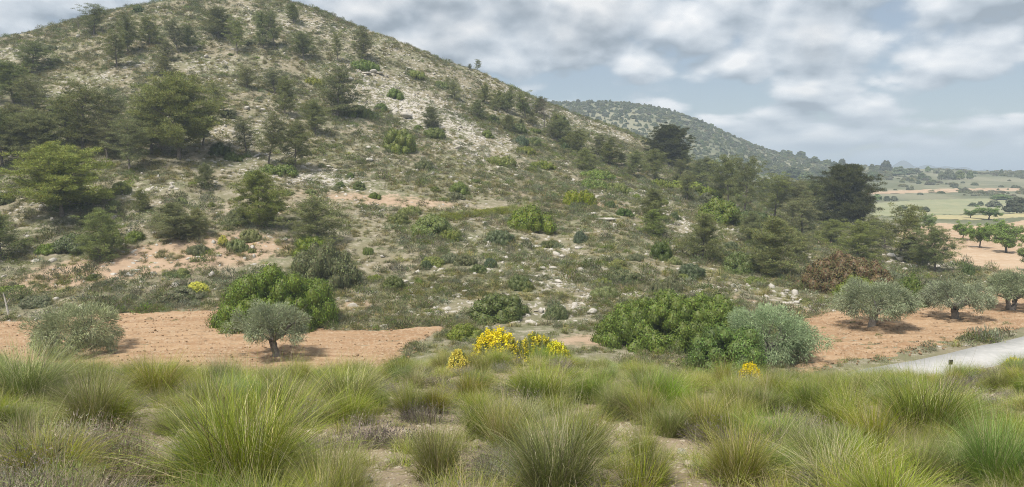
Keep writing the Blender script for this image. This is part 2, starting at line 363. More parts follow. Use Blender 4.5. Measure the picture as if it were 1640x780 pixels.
# ------------------------------------------------------------------ object helpers
USED = {}
def tag(o, label=None, cat=None, group=None, kind=None):
    if label: o['label'] = label; USED[label] = USED.get(label, 0) + 1
    if cat: o['category'] = cat
    if group: o['group'] = group
    if kind: o['kind'] = kind
    return o
def obj(name, me, parent=None, loc=(0, 0, 0), rz=0.0, sc=(1, 1, 1), color=None):
    o = bpy.data.objects.new(name, me); COL.objects.link(o); o.location = [float(v) for v in loc]; o.rotation_euler = (0, 0, float(rz))
    o.scale = (sc, sc, sc) if isinstance(sc, (int, float)) else sc
    if color is not None: o.color = (*color, 1)
    if parent is not None: o.parent = parent
    return o
def inside(poly, x, y):
    poly = np.asarray(poly); r = np.zeros(np.shape(x), bool); n = len(poly)
    for i in range(n):
        (x0, y0), (x1, y1) = poly[i][:2], poly[(i + 1) % n][:2]
        r ^= ((y0 > y) != (y1 > y)) & (x < (x1 - x0) * (y - y0) / (y1 - y0 + 1e-12) + x0)
    return r

# ------------------------------------------------------------------ ground patches (bare soil, limestone) as world ellipses
def world_ellipse(px, py, rx, ry, dmin=34):
    c = ground_at(px, py, dmin); r = math.hypot(c[0], c[1])
    a = ground_at(px, py - ry, dmin); b_ = ground_at(px, py + ry, dmin)
    dr = max(1.0, abs(math.hypot(a[0], a[1]) - math.hypot(b_[0], b_[1])) / 2)
    return math.atan2(c[0], c[1]), r, rx / F * r, min(dr, 14)
def ell_mask(e, x, y):
    az, r, wx, wr = e; a = np.arctan2(x, y); q = np.hypot(x, y)
    return np.exp(-(((a - az) * r / wx) ** 2 + ((q - r) / wr) ** 2))
ROCKY = [(600, 150, 70, 40, 1), (760, 215, 90, 40, 1), (690, 180, 60, 30, .8), (430, 30, 80, 18, .8), (380, 220, 60, 35, .9), (335, 105, 50, 12, .8), (90, 148, 45, 15, .8),
         (25, 82, 35, 16, .9), (470, 285, 90, 12, .9), (45, 335, 60, 12, .9), (245, 300, 60, 12, .9), (985, 300, 50, 14, .8), (1055, 325, 30, 20, .8), (1100, 362, 40, 20, .8),
         (880, 400, 120, 22, .55), (850, 448, 120, 22, .75), (760, 495, 150, 18, .65), (930, 498, 80, 14, .8), (1285, 478, 55, 16, .9), (1450, 420, 45, 12, .9), (640, 92, 60, 14, .6),
         (880, 180, 80, 14, .7), (560, 45, 60, 14, .6), (165, 122, 30, 10, .9), (1000, 470, 110, 10, .7), (985, 218, 50, 12, .7), (800, 140, 80, 10, .6), (540, 290, 70, 14, .7)]
SOILY = [(620, 322, 190, 14, .9), (120, 438, 150, 26, .8), (265, 418, 160, 30, .8), (390, 392, 90, 26, .7), (572, 490, 40, 12, 1), (945, 545, 70, 12, 1.1), (430, 335, 80, 14, .7),
         (960, 325, 60, 10, .6), (1180, 478, 80, 12, .6), (900, 320, 140, 10, .6), (1320, 500, 60, 8, .9)]
RE = [(world_ellipse(*p[:4]), p[4]) for p in ROCKY]; SE = [(world_ellipse(*p[:4]), p[4]) for p in SOILY]
def masks(x, y):
    ro = sum(k * ell_mask(e, x, y) for e, k in RE); so = sum(k * ell_mask(e, x, y) for e, k in SE)
    return np.clip(ro, 0, 1.2), np.clip(so, 0, 1.2)

def build_ground():
    na, nr = ZG.shape
    V = np.stack([GX, GY, ZG], -1).reshape(-1, 3); V = np.vstack([V, [[0, 0, CZ - 1.66]]])
    i = np.arange(na)[:, None]; i2 = (i + 1) % na; j = np.arange(nr - 1)[None]
    Q = np.stack([i * nr + j, i * nr + j + 1, i2 * nr + j + 1, i2 * nr + j], -1).reshape(-1, 4)
    k = np.arange(na); T = np.stack([np.full(na, na * nr), k * nr, ((k + 1) % na) * nr], -1)
    me = mesh('ground', V, [Q, T], None, M['ground'], True)
    ro, so = masks(V[:, 0], V[:, 1]); r = np.hypot(V[:, 0], V[:, 1])
    az = np.arctan2(V[:, 0], V[:, 1])
    for nm, arr in (('rock', ro), ('soil', so), ('near', 1 - smooth(r, 20, 32)), ('far', np.maximum(smooth(r, 240, 330), smooth(r, 130, 200) * smooth(az, radians(20), radians(25))))):
        a = me.attributes.new(nm, 'FLOAT', 'POINT'); a.data.foreach_set('value', arr.astype(np.float32))
    tag(obj('ground', me), kind='structure')
build_ground()

def drape(name, poly, res, mat, lift=0.05, furrow=None, clod=0.0, edge=0.8, seed=0):
    """a field: a sheet laid on the land inside a polygon, with furrows and clods of real height"""
    poly = np.asarray([p[:2] for p in poly]); x0, y0 = poly.min(0); x1, y1 = poly.max(0)
    xs = np.arange(x0, x1, res); ys = np.arange(y0, y1, res); X, Y = np.meshgrid(xs, ys, indexing='ij')
    Xj = X + fbm(X, Y, 2.5, 3, seed + 1) * edge; Yj = Y + fbm(X, Y, 2.5, 3, seed + 2) * edge
    Z = height(X, Y) + lift
    if furrow:
        ang, wl, amp = furrow; c, s = cos(ang), sin(ang)
        d = (-X * s + Y * c) + fbm(X, Y, 9, 3, seed + 3) * 0.7
        Z = Z + amp * np.sin(d / wl * 2 * pi) * (0.6 + 0.5 * fbm(X, Y, 4, 2, seed + 4)) + 0.5 * amp * np.sin(d / wl * 2 * pi * 3.1 + 1)
    if clod: Z = Z + clod * fbm(X, Y, 0.9, 3, seed + 5, 0.7)
    dist = np.full(X.shape, 1e9)
    for i in range(len(poly)):
        p, q = poly[i], poly[(i + 1) % len(poly)]; d_ = q - p; t_ = np.clip(((X - p[0]) * d_[0] + (Y - p[1]) * d_[1]) / (d_ @ d_ + 1e-9), 0, 1)
        dist = np.minimum(dist, np.hypot(X - p[0] - t_ * d_[0], Y - p[1] - t_ * d_[1]))
    tp = smooth(dist + fbm(X, Y, 1.6, 3, seed + 7) * .5, .25, 1.2); H0 = height(X, Y); Z = H0 - 0.12 + (Z - H0 + 0.12) * tp
    nx, ny = X.shape; V = np.stack([X, Y, Z], -1).reshape(-1, 3)
    i = np.arange(nx - 1)[:, None]; j = np.arange(ny - 1)[None]
    Q = np.stack([i * ny + j, (i + 1) * ny + j, (i + 1) * ny + j + 1, i * ny + j + 1], -1)
    keep = inside(poly, Xj[:-1, :-1], Yj[:-1, :-1]); Q = Q[keep]
    u, inv = np.unique(Q, return_inverse=True); me = mesh(name, V[u], inv.reshape(-1, 4), None, mat, True)
    return tag(obj(name, me), kind='structure')
P = lambda px, py, d=34: ground_at(px, py, d)
left_field = [at_dist(-420, 56), P(-150, 520), P(0, 513), P(180, 500), P(340, 492), P(450, 498), P(555, 526), P(640, 523), P(740, 516), P(735, 531), P(690, 545), at_dist(650, 41), at_dist(590, 36.5), at_dist(480, 34), at_dist(300, 34), at_dist(-420, 34)]
drape('ploughed_field', left_field, 0.13, M['plough'], 0.06, (radians(5), 1.0, 0.10), 0.08, 0.7, 20)
rd_a, rd_b = P(1410, 590), P(1627, 545)          # far edge of the lane
rd_dir = unit(rd_b[:2] - rd_a[:2]); rd_n = np.array([-rd_dir[1], rd_dir[0]])
def lane_edge(t, off): q = rd_a[:2] + rd_dir * t + rd_n * off; return q
right_field = [P(1262, 512), P(1300, 499), P(1400, 494), P(1480, 481), P(1560, 468), P(1640, 459), P(1900, 448), *[lane_edge(t, 0.9) for t in (34, 22, 12, 4, -3, -8)], at_dist(1290, 36.5), at_dist(1250, 42)]
drape('ploughed_field', right_field, 0.13, M['plough'], 0.06, (radians(10), 1.1, 0.11), 0.10, 0.7, 40)
orchard_field = [P(1425, 372), P(1500, 357), P(1560, 362), P(1640, 352), P(1900, 350), P(1900, 440), P(1640, 441), P(1575, 434), P(1530, 424), P(1480, 410), P(1445, 390)]
drape('orchard_field', orchard_field, 0.4, M['orchard'], 0.10, (radians(-20), 1.4, 0.05), 0.10, 1.5, 60)
drape('stubble_strip', [P(1490, 351), P(1560, 353), P(1640, 348), P(2000, 346), P(2000, 338), P(1640, 341), P(1560, 345), P(1490, 345)], 0.9, M['stubble'], 0.12, None, 0.1, 2, 70)
drape('meadow', [P(1392, 345), P(1490, 345), P(1640, 340), P(2100, 338), P(2100, 316), P(1640, 318), P(1560, 318), P(1460, 321), P(1392, 326)], 1.1, M['meadow'], 0.14, None, 0.1, 2, 80)
drape('terrace_field', [P(1395, 312), P(1480, 309), P(1640, 306), P(1640, 301), P(1520, 303), P(1395, 307)], 2.0, M['orchard'], 0.2, None, 0.1, 3, 90)

def build_lane():
    W = 2.7; ts = np.arange(-12, 70, 1.0); b = B(); vs = []
    for t in ts:
        for off in (0.0, -W):
            q = lane_edge(t, off - 0.06 * max(0, -1 - t) ** 2); z = float(height(*q)); vs += [(q[0], q[1], z + 0.13), (q[0], q[1] + (0.05 if off == 0 else -0.05), z - 0.15)]
    V = np.array(vs); n = len(ts); k = np.arange(n - 1) * 4
    Q = np.concatenate([np.stack([k, k + 2, k + 6, k + 4], -1), np.stack([k + 1, k, k + 4, k + 5], -1), np.stack([k + 2, k + 3, k + 7, k + 6], -1)])
    tag(obj('lane', mesh('lane', V, Q, None, M['concrete'])), kind='structure')
build_lane()

def build_mountains():
    b = B(); D = 1900
    px = np.linspace(1395, 1680, 90); top = 273 - 15 * np.exp(-((px - 1443) / 16) ** 2) - 8 * np.exp(-((px - 1485) / 30) ** 2) - 5 * np.exp(-((px - 1535) / 25) ** 2) - 1.2 * np.sin(px / 5.0)
    rows = []
    for q, f in ((-120, 0.0), (-60, 0.6), (0, 1.0), (70, 0.55), (150, 0.0)):
        d = D + q; u = np.array([pix_dir(p, 270)[0] / pix_dir(p, 270)[1] for p in px]); zt = np.array([z_at(p, t, D) for p, t in zip(px, top)])
        rows.append(np.stack([u * d, np.full_like(px, d), -10 + (zt + 10) * f + 6 * f * (1 - f) * np.sin(px * .7 + q)], -1))
    V = np.concatenate(rows); n = len(px); i = np.arange(4)[:, None] * n; j = np.arange(n - 1)[None]
    Q = np.stack([i + j, i + j + 1, i + n + j + 1, i + n + j], -1).reshape(-1, 4)
    tag(obj('mountains', mesh('mountains', V, Q, None, M['mountain'])), kind='structure')
build_mountains()

# ------------------------------------------------------------------ plants: builders (unit-less, in metres)
PINE = (0.205, 0.22, 0.078)
def make_pine(seed, h=7.0, R=2.4, base=0.28, style='round', nb=24, dens=1.0, col=PINE, lean=0.06):
    r = np.random.default_rng(seed); tb, cb = B(), B(); bark = (0.5, 0.5, 0.5)
    m = 9; t = np.linspace(0, 1, m); la = r.uniform(0, 2 * pi)
    path = np.stack([np.cos(la) * lean * h * t ** 1.5 + 0.02 * h * np.cumsum(r.normal(0, .45, m)) * t, np.sin(la) * lean * h * t ** 1.5 + 0.02 * h * np.cumsum(r.normal(0, .45, m)) * t, -0.25 + t * (h * 0.93 + .25)], 1)
    r0 = 0.019 * h; tube(tb, path, r0 * (1 - t * 0.85) * np.where(t < .05, 1.35, 1), 7, bark)
    k7 = h / 7.0; ga = r.uniform(0, 6)
    for i in range(nb):
        s = (i + r.uniform(0.1, .9)) / nb; tt = base + (0.97 - base) * s
        if style == 'round': L = R * (0.62 + 0.40 * sin(pi * min(1, s * .75 + .2))) * (1 - 0.62 * s ** 2.6); el = 0.15 + 0.75 * s
        elif style == 'cone': L = R * (0.80 + 0.22 * sin(pi * s)) * (1 - s ** 2.3) + 0.16 * R; el = 0.25 + 0.75 * s
        elif style == 'umbrella': L = R * (0.5 + 0.55 * s) * (1 - .45 * s ** 6); el = 0.50 + 0.25 * s
        else: L = R * (0.5 + 0.5 * sin(pi * (s * .8 + .1))); el = 0.35 + 0.5 * s
        L *= r.uniform(0.72, 1.12); a = ga + i * 2.399 + r.normal(0, .35); el += r.normal(0, .14)
        p0 = np.array([np.interp(tt, t, path[:, q]) for q in range(3)])
        d = np.array([cos(a) * cos(el), sin(a) * cos(el), sin(el)]); u = np.linspace(0, 1, 5)
        br = p0 + d * (L * u)[:, None]; br[:, 2] += (0.16 * L * u ** 2 - 0.10 * L * np.sin(pi * u)); br[1:, :2] += np.cumsum(r.normal(0, .035 * L, (4, 2)), 0)
        tube(tb, br, np.maximum(r0 * 0.36 * (1 - u * .88), 0.007 * k7), 4, bark)
        npf = int(np.clip(round(L / (0.26 * k7) * dens * 2.1), 5, 18))
        for q in range(npf):
            uu = r.uniform(0.25, 1.03); c = np.array([np.interp(uu, u, br[:, e]) for e in range(3)])
            sp = 0.30 * L * uu * (1.1 - .5 * uu); off = np.array([r.normal(0, sp), r.normal(0, sp), r.normal(0.08 * k7, .24 * k7)])
            c2 = c + off
            if r.random() < 0.55: tube(tb, np.array([c, (c + c2) / 2 + [0, 0, -.03], c2]), [0.011 * k7, .008 * k7, .004 * k7], 3, bark)
            pr = k7 * r.uniform(0.26, 0.48); n = int(r.uniform(60, 95) * min(dens, 1.5))
            dd = sph(n, r); dd[:, 2] = dd[:, 2] * .75 + 0.18; dd = unit(dd)
            P0 = c2 + dd * (pr * r.uniform(0.1, .95, n) ** .7)[:, None] * [1, 1, .62]
            dr = unit(dd + np.array([0, 0, .55]) + r.normal(0, .35, (n, 3)))
            blades(cb, P0, dr, k7 * r.uniform(.13, .26, n), k7 * r.uniform(.028, .048, n), tint(n, np.array(col) * np.exp(r.normal(0, .13)), r, .2), r)
    return tb.build('pine_trunk', M['bark'], True), cb.build('pine_crown', M['needle'])
def make_dead_pine(seed, h=7):
    r = np.random.default_rng(seed); tb, cb = B(), B(); t = np.linspace(0, 1, 8)
    path = np.stack([.03 * h * np.sin(t * 4), .02 * h * t, -0.2 + t * h * .95], 1); tube(tb, path, .017 * h * (1 - .85 * t), 6)
    for i in range(26):
        tt = r.uniform(.3, .98); a = r.uniform(0, 2 * pi); L = h * .32 * (1.1 - tt) + .5; p0 = np.array([np.interp(tt, t, path[:, q]) for q in range(3)])
        u = np.linspace(0, 1, 4); br = p0 + np.array([cos(a), sin(a), .35]) * (L * u)[:, None]; br[1:] += r.normal(0, .07, (3, 3)); tube(tb, br, .018 * (1 - .8 * u), 3)
        for q in range(7):
            c = br[r.integers(1, 4)]; e = c + r.normal(0, .35, 3); tube(tb, np.array([c, (c + e) / 2, e]), [.011, .008, .004], 3)
            n = 22; dd = sph(n, r); blades(cb, e + dd * r.uniform(.02, .28, n)[:, None], unit(dd + [0, 0, .3]), r.uniform(.1, .2, n), r.uniform(.015, .025, n), tint(n, (.17, .135, .10), r), r)
    return tb.build('pine_trunk', M['bark'], True), cb.build('pine_crown', M['needle'])

def lobes_on(r, rx, ry, rz, n, lr):
    """lobe centres over a squat dome and through its body"""
    cand = sph(n * 8, r); cand = cand[cand[:, 2] > -0.12]; d = [cand[0]]
    for e in cand[1:]:                                   # keep the clumps apart so that dark gaps open between them
        if len(d) >= n: break
        if min(np.linalg.norm((np.array(d) - e), axis=1)) > 1.25 / math.sqrt(n) or r.random() < .12: d.append(e)
    d = np.array(d); q = r.uniform(0.74, 1.04, len(d))[:, None]
    c = d * q * np.array([rx, ry, rz]); c[:, 2] = np.maximum(c[:, 2], 0.06 * rz) ; return c, lr * r.uniform(0.65, 1.25, len(c))
def make_bush(seed, rx=1.5, ry=1.3, rz=1.2, nl=42, lr=0.44, leaf=0.085, per=260, col=(0.13, 0.185, 0.032), var=.2, up=0.15, flower=None, tip=None, nm='foliage', mat='leaf'):
    r = np.random.default_rng(seed); b = B(); c, lr_ = lobes_on(r, rx - lr * .6, ry - lr * .6, rz - lr * .5, nl, lr); kk, mm = 7, 5
    th = np.arange(kk) * 2 * pi / kk; ph = (np.arange(mm) + .5) / mm * pi - pi / 2; base_s = np.stack([np.cos(th)[None] * np.cos(ph)[:, None], np.sin(th)[None] * np.cos(ph)[:, None], np.broadcast_to(np.sin(ph)[:, None], (mm, kk))], -1).reshape(-1, 3)
    ii = np.arange(mm - 1)[:, None] * kk; jj = np.arange(kk)[None]; coreQ = np.stack([ii + jj, ii + (jj + 1) % kk, ii + kk + (jj + 1) % kk, ii + kk + jj], -1).reshape(-1, 4)
    for k in range(len(c)):                              # opaque core added in each clump, blocking light so the gaps stay dark
        b.add(c[k] + base_s * lr_[k] * .66 * (1 + r.normal(0, .1, (len(base_s), 1))), Q=coreQ, C=np.array(col) * np.array((1.0, .85, .9)))
    for k in range(len(c)):
        n = int(per * (lr_[k] / lr) ** 2); d = sph(n, r); d[:, 2] = d[:, 2] * .85 + .15; d = unit(d)
        P_ = c[k] + d * (lr_[k] * r.uniform(.62, 1.04, n))[:, None] * [1, 1, .85]; P_[:, 2] = np.maximum(P_[:, 2], r.uniform(.0, .08, n))
        nr = unit(d + np.array([0, 0, up]) + r.normal(0, .30, (n, 3)))
        base = np.array(col) * np.exp(r.normal(0, .14)); C = tint(n, base, r, var)
        if tip is not None:
            m_ = r.random(n) < tip[1]; C[m_] = tint(int(m_.sum()), tip[0], r, .15)
        leaves(b, P_, nr, leaf * r.uniform(.7, 1.35, n), leaf * r.uniform(.42, .72, n), C, r)
    return b.build(nm, M[mat])
def make_olive(seed, R=2.3, H=3.3, trunk_h=1.1, lean=0.25, low=0.55, per=230, ncl=95, trunks=1, tr=0.20):
    r = np.random.default_rng(seed); tb, cb = B(), B()
    tops = []
    for q in range(trunks):
        a0 = r.uniform(0, 2 * pi); m = 7; t = np.linspace(0, 1, m); dx = lean * (1 if trunks == 1 else (-1) ** q * 1.5)
        path = np.stack([dx * t ** .8 + r.normal(0, .03, m), r.normal(0, .03, m) + .12 * q, -.25 + t * (trunk_h + .25)], 1)
        tube(tb, path, tr * (1.45 - 1.1 * t + .75 * t ** 2) * (1 if trunks == 1 else .8), 10, knob=.13, r=r); tops.append(path[-1])
    cc = np.array([np.mean([p[0] for p in tops]), 0, trunk_h + (H - trunk_h) * .42]); E = np.array([R, R * .92, (H - trunk_h) * .60])
    for i in range(11):
        a = i * 2.4 + r.normal(0, .3); e = cc + E * np.array([cos(a) * .72, sin(a) * .72, r.uniform(-.1, .65)]); p0 = tops[i % len(tops)]
        u = np.linspace(0, 1, 5); br = p0 + (e - p0) * u[:, None]; br[1:4] += r.normal(0, .10, (3, 3)); tube(tb, br, tr * .5 * (1 - u * .85), 5, knob=.08, r=r)
        for q in range(3):
            e2 = e + r.normal(0, .4, 3); tube(tb, np.array([br[3], (br[3] + e2) / 2, e2]), [.03, .02, .01], 3)
    d = sph(ncl * 3, r); d = d[d[:, 2] > -low][:ncl]; q = r.uniform(.52, 1.0, len(d)) ** .7
    lump = 1 + .16 * np.sin(d[:, 0] * 5 + seed) * np.cos(d[:, 1] * 4.3 + 2 * seed) + r.normal(0, .06, len(d))
    c = cc + d * (q * lump)[:, None] * E * .92
    for k in range(len(c)):
        n = int(per * r.uniform(.7, 1.25)); s = R * .165 * r.uniform(.75, 1.25); dd = sph(n, r); P_ = c[k] + dd * (s * r.uniform(.15, 1.05, n) ** .6)[:, None] * [1, 1, 1.1]
        o = unit(P_ - cc); dr = unit(o * .75 + dd * .6 + np.array([0, 0, .35 if d[k, 2] > .2 else -.75]) + r.normal(0, .35, (n, 3)))
        base = np.array((.265, .297, .172)) * np.exp(r.normal(0, .10)); C = tint(n, base, r, .2, .04)
        blades(cb, P_, dr, r.uniform(.10, .20, n), r.uniform(.026, .046, n), C, r)
    return tb.build('olive_trunk', M['bark'], True), cb.build('olive_crown', M['olive'])
def make_almond(seed, R=1.9, H=3.4, th=1.0):
    r = np.random.default_rng(seed); tb, cb = B(), B(); t = np.linspace(0, 1, 5)
    path = np.stack([.15 * t, .08 * t, -.2 + t * (th + .2)], 1); tube(tb, path, .12 * (1.25 - .5 * t), 7, knob=.1, r=r); top = path[-1]
    for i in range(7):
        a = i * 2 * pi / 7 + r.normal(0, .2); e = np.array([cos(a) * R * .75, sin(a) * R * .75, th + (H - th) * r.uniform(.35, .85)]); u = np.linspace(0, 1, 5)
        br = top + (e - top) * u[:, None]; br[1:4, 2] += .1; tube(tb, br, .07 * (1 - .8 * u), 5)
        for q in range(9):
            uu = r.uniform(.4, 1.05); c = top + (e - top) * uu + r.normal(0, .34, 3); n = 130; dd = sph(n, r); P_ = c + dd * (.42 * r.uniform(.1, 1, n) ** .6)[:, None] * [1.1, 1.1, .75]
            leaves(cb, P_, unit(dd + [0, 0, .5] + r.normal(0, .4, (n, 3))), r.uniform(.13, .22, n), r.uniform(.06, .10, n), tint(n, np.array((.17, .235, .055)) * np.exp(r.normal(0, .15)), r, .2), r)
    return tb.build('almond_trunk', M['bark'], True), cb.build('almond_crown', M['leaf'])
def curve_blades(b, r, n, rad, lmin, lmax, wmin, wmax, tilt, droop, cols, seg=4, z0=0.0, side=0.35):
    """arching grass blades rooted in a disc"""
    a = r.uniform(0, 2 * pi, n); q = rad * np.sqrt(r.uniform(0, 1, n)); root = np.stack([np.cos(a) * q, np.sin(a) * q, np.full(n, z0)], 1)
    a2 = a + r.normal(0, .8, n); ti = np.abs(r.normal(0, tilt, n)) + .35 * tilt * q / max(rad, .01); l = r.uniform(lmin, lmax, n); dr = droop * r.uniform(.3, 1.5, n)
    d = np.stack([np.cos(a2) * np.sin(ti), np.sin(a2) * np.sin(ti), np.cos(ti)], 1); h = np.stack([np.cos(a2), np.sin(a2), np.zeros(n)], 1)
    bend = h * .75 + np.array([0, 0, -.75]); sd = np.cross(d, h); sd = unit(np.where(np.linalg.norm(sd, axis=1, keepdims=True) < .05, np.stack([-np.sin(a2), np.cos(a2), 0 * a2], 1), sd) + r.normal(0, side, (n, 3)))
    w = r.uniform(wmin, wmax, n); rows = []; wob = r.normal(0, .05, (n, 3))
    for k in range(seg + 1):
        u = k / seg; p = root + d * (l * u)[:, None] + bend * (l * dr * u ** 2.2)[:, None] + wob * (l * u ** 1.5)[:, None] * sin(u * 4.5); p[:, 2] = np.maximum(p[:, 2], .004)
        ww = (w * (1 - u ** 1.6) * .5 + .0003)[:, None]; rows += [p - sd * ww, p + sd * ww]
    V = np.stack(rows, 1); m = 2 * (seg + 1); base = np.arange(n)[:, None] * m
    Q = np.concatenate([np.stack([base[:, 0] + 2 * k, base[:, 0] + 2 * k + 1, base[:, 0] + 2 * k + 3, base[:, 0] + 2 * k + 2], -1) for k in range(seg)])
    b.add(V.reshape(-1, 3), Q=Q, C=np.repeat(cols, m, 0))
G1, G2, STRAW, DEAD = (0.305, 0.325, 0.05), (0.145, 0.19, 0.026), (0.44, 0.38, 0.20), (0.105, 0.083, 0.072)  # DEAD: dry thatch, its colour darkened further to deepen shade at the roots
def grass_cols(n, r, straw=0.25, dead=0.0, g1=G1, g2=G2):
    k = r.random(n); c = np.array(g1) * k[:, None] + np.array(g2) * (1 - k[:, None]); q = r.random(n)
    c[q < straw] = STRAW; c[q > 1 - dead] = DEAD
    return np.clip(c * np.exp(r.normal(0, .18, (n, 1))) * (1 + r.normal(0, .05, (n, 3))), .01, .8)
def make_tussock(seed, n=1500, h=0.9, rad=.17, tilt=.36, droop=.30, straw=.18, deadn=260, w=(.0028, .0052), g1=G1, g2=G2):
    r = np.random.default_rng(seed); b = B()
    curve_blades(b, r, n, rad, h * .55, h * 1.12, w[0], w[1], tilt, droop, grass_cols(n, r, straw, .03, g1, g2))
    if deadn: curve_blades(b, r, deadn, rad * 1.15, h * .22, h * .5, w[0], w[1], 1.0, .75, np.clip(np.array(DEAD) * np.exp(r.normal(0, .35, (deadn, 1))), .02, .5), 3)
    k = int(n * .008) + 3
    curve_blades(b, r, k, rad, h * 1.1, h * 1.45, w[0], w[0] * 1.3, .25, .14, np.tile(np.array((.50, .44, .27)), (k, 1)))
    return b.build('tussock', M['grass'])
def make_twiggy(seed, n=420, h=.35, rad=.22, col=(.24, .20, .18), green=.2, gcol=(.20, .22, .11)):
    r = np.random.default_rng(seed); b = B(); C = np.clip(np.array(col) * np.exp(r.normal(0, .3, (n, 1))), .02, .6); g = r.random(n) < green; C[g] = np.array(gcol) * np.exp(r.normal(0, .25, (g.sum(), 1)))
    curve_blades(b, r, n, rad, h * .5, h * 1.1, .003, .006, .75, .15, C, 2)
    m = n * 2; d = sph(m, r); d[:, 2] = np.abs(d[:, 2]); P_ = d * r.uniform(.3, 1, m)[:, None] * [rad * 1.7, rad * 1.7, h]
    C2 = np.clip(np.array(col) * np.exp(r.normal(0, .3, (m, 1))), .02, .6); g = r.random(m) < green * 1.6; C2[g] = np.array(gcol) * np.exp(r.normal(0, .25, (g.sum(), 1)))
    blades(b, P_, unit(d + r.normal(0, .7, (m, 3))), r.uniform(.02, .055, m), r.uniform(.005, .011, m), C2, r)
    return b.build('twiggy_shrub', M['scrub'])
def make_scrub(seed, n=170, h=.45, rad=.45, col=(.15, .155, .075), lf=(.07, .15), wf=(.022, .045), dry=.18):
    """a low hillside cushion of twigs and small leaves"""
    r = np.random.default_rng(seed); b = B(); d = sph(n, r); d[:, 2] = np.abs(d[:, 2]); P_ = d * (r.uniform(.35, 1, n) ** .6)[:, None] * [rad, rad, h * .85] + r.normal(0, .03, (n, 3)); P_[:, 2] = np.maximum(P_[:, 2], .0)
    C = tint(n, col, r, .25); q = r.random(n) < dry; C[q] = tint(int(q.sum()), (.25, .21, .14), r, .25)
    blades(b, P_, unit(d * .7 + np.array([0, 0, .55]) + r.normal(0, .4, (n, 3))), r.uniform(*lf, n), r.uniform(*wf, n), C, r)
    return b.build('scrub', M['scrub'])
def make_tuft(seed, n=110, h=.38, rad=.10, straw=.32, g1=(.26, .275, .11), g2=(.18, .20, .075)):
    r = np.random.default_rng(seed); b = B(); curve_blades(b, r, n, rad, h * .5, h * 1.1, .007, .014, .62, .35, grass_cols(n, r, straw, .10, g1, g2), 2); return b.build('tuft', M['scrub'])
def make_stone(seed, flat=.62, sub=2, name='stone', mat='rock'):
    r = np.random.default_rng(seed); k = 10 if sub > 1 else 7; m = 7 if sub > 1 else 5
    th = np.arange(k) * 2 * pi / k; V = []
    for i in range(m):
        ph = pi * (i + .5) / m - pi / 2
        V.append(np.stack([np.cos(th) * cos(ph), np.sin(th) * cos(ph), np.full(k, sin(ph))], 1))
    V = np.concatenate(V + [np.array([[0, 0, -1.], [0, 0, 1.]])])
    for q in range(9):                                   # cut facets
        n_ = sph(1, r)[0]; lim = r.uniform(.5, .85); e = V @ n_; V = np.where((e > lim)[:, None], V - (e - lim)[:, None] * n_, V)
    V *= (1 + r.normal(0, .06, (len(V), 1))); V *= np.array([r.uniform(.8, 1.25), r.uniform(.7, 1.1), flat]) * .5
    i = np.arange(m - 1)[:, None] * k; j = np.arange(k)[None]; jn = (j + 1) % k; Q = np.stack([i + j, i + jn, i + k + jn, i + k + j], -1).reshape(-1, 4)
    j = np.arange(k); T = np.concatenate([np.stack([np.full(k, m * k), (j + 1) % k, j], -1), np.stack([np.full(k, m * k + 1), (m - 1) * k + j, (m - 1) * k + (j + 1) % k], -1)])
    return mesh(name, V, [Q, T], None, M[mat])
def make_broom(seed, n=800, h=1.0, rad=.5, fl=.55, flc=(.78, .68, .05)):
    r = np.random.default_rng(seed); b, f = B(), B()
    C = np.clip(np.array((.17, .215, .07)) * np.exp(r.normal(0, .22, (n, 1))), .02, .6); curve_blades(b, r, n, rad * .5, h * .5, h * 1.02, .006, .012, .55, .1, C, 3)
    m = 260; d = sph(m * 3, r); d = d[d[:, 2] > -.02][:m]; c = d * [rad, rad, h * .84] * r.uniform(.8, 1.02, (len(d), 1))
    for k in range(len(c)):
        q = 26; u = r.uniform(0, 1, q); ax = unit(c[k] * [.7, .7, 1] + [0, 0, .5]); P_ = c[k] + ax * (u * .15)[:, None] + r.normal(0, .02, (q, 3))
        if r.random() < fl: leaves(f, P_, unit(r.normal(0, 1, (q, 3)) + d[k]), r.uniform(.03, .06, q), r.uniform(.02, .045, q), tint(q, flc, r, .15, .05), r)
        else: blades(b, P_, unit(ax + r.normal(0, .4, (q, 3))), r.uniform(.06, .14, q), r.uniform(.008, .014, q), tint(q, (.19, .24, .075), r), r)
    return b.build('broom_stems', M['grass']), f.build('broom_flowers', M['leaf'])

# ------------------------------------------------------------------ labels: which one it is, told by its neighbours
LANDMARKS = []                                  # (px, py, phrase)
def lm(px, py, phrase): LANDMARKS.append((px, py, phrase))
def where(px, py, n=0):
    ds = sorted(LANDMARKS, key=lambda q: math.hypot((q[0] - px), (q[1] - py) * 1.4) if math.hypot(q[0] - px, q[1] - py) > 6 else 1e9)
    q = ds[n]; dx, dy = px - q[0], py - q[1]; far = math.hypot(dx, dy)
    near = 'just ' if far < 45 else ('' if far < 110 else 'well ')
    v = 'uphill' if dy < 0 else 'downhill'
    if abs(dx) < abs(dy) * .7: d = f'{near}{v} of'
    elif abs(dy) < abs(dx) * .4: d = f'{near}{"left" if dx < 0 else "right"} of'
    else: d = f'{near}{v} and {"left" if dx < 0 else "right"} of'
    return f'{d} {q[2]}'
def auto_label(pre, px, py):
    for n in range(5):
        s = f'{pre} {where(px, py, n)}'
        if s not in USED and len(s.split()) <= 16: return s
    for k in ('second', 'third', 'fourth', 'fifth', 'sixth', 'seventh'):
        s = f'{k} {pre} {where(px, py, 0)}'
        if s not in USED and len(s.split()) <= 16: return s
    return f'{pre} {where(px, py, 0)}'
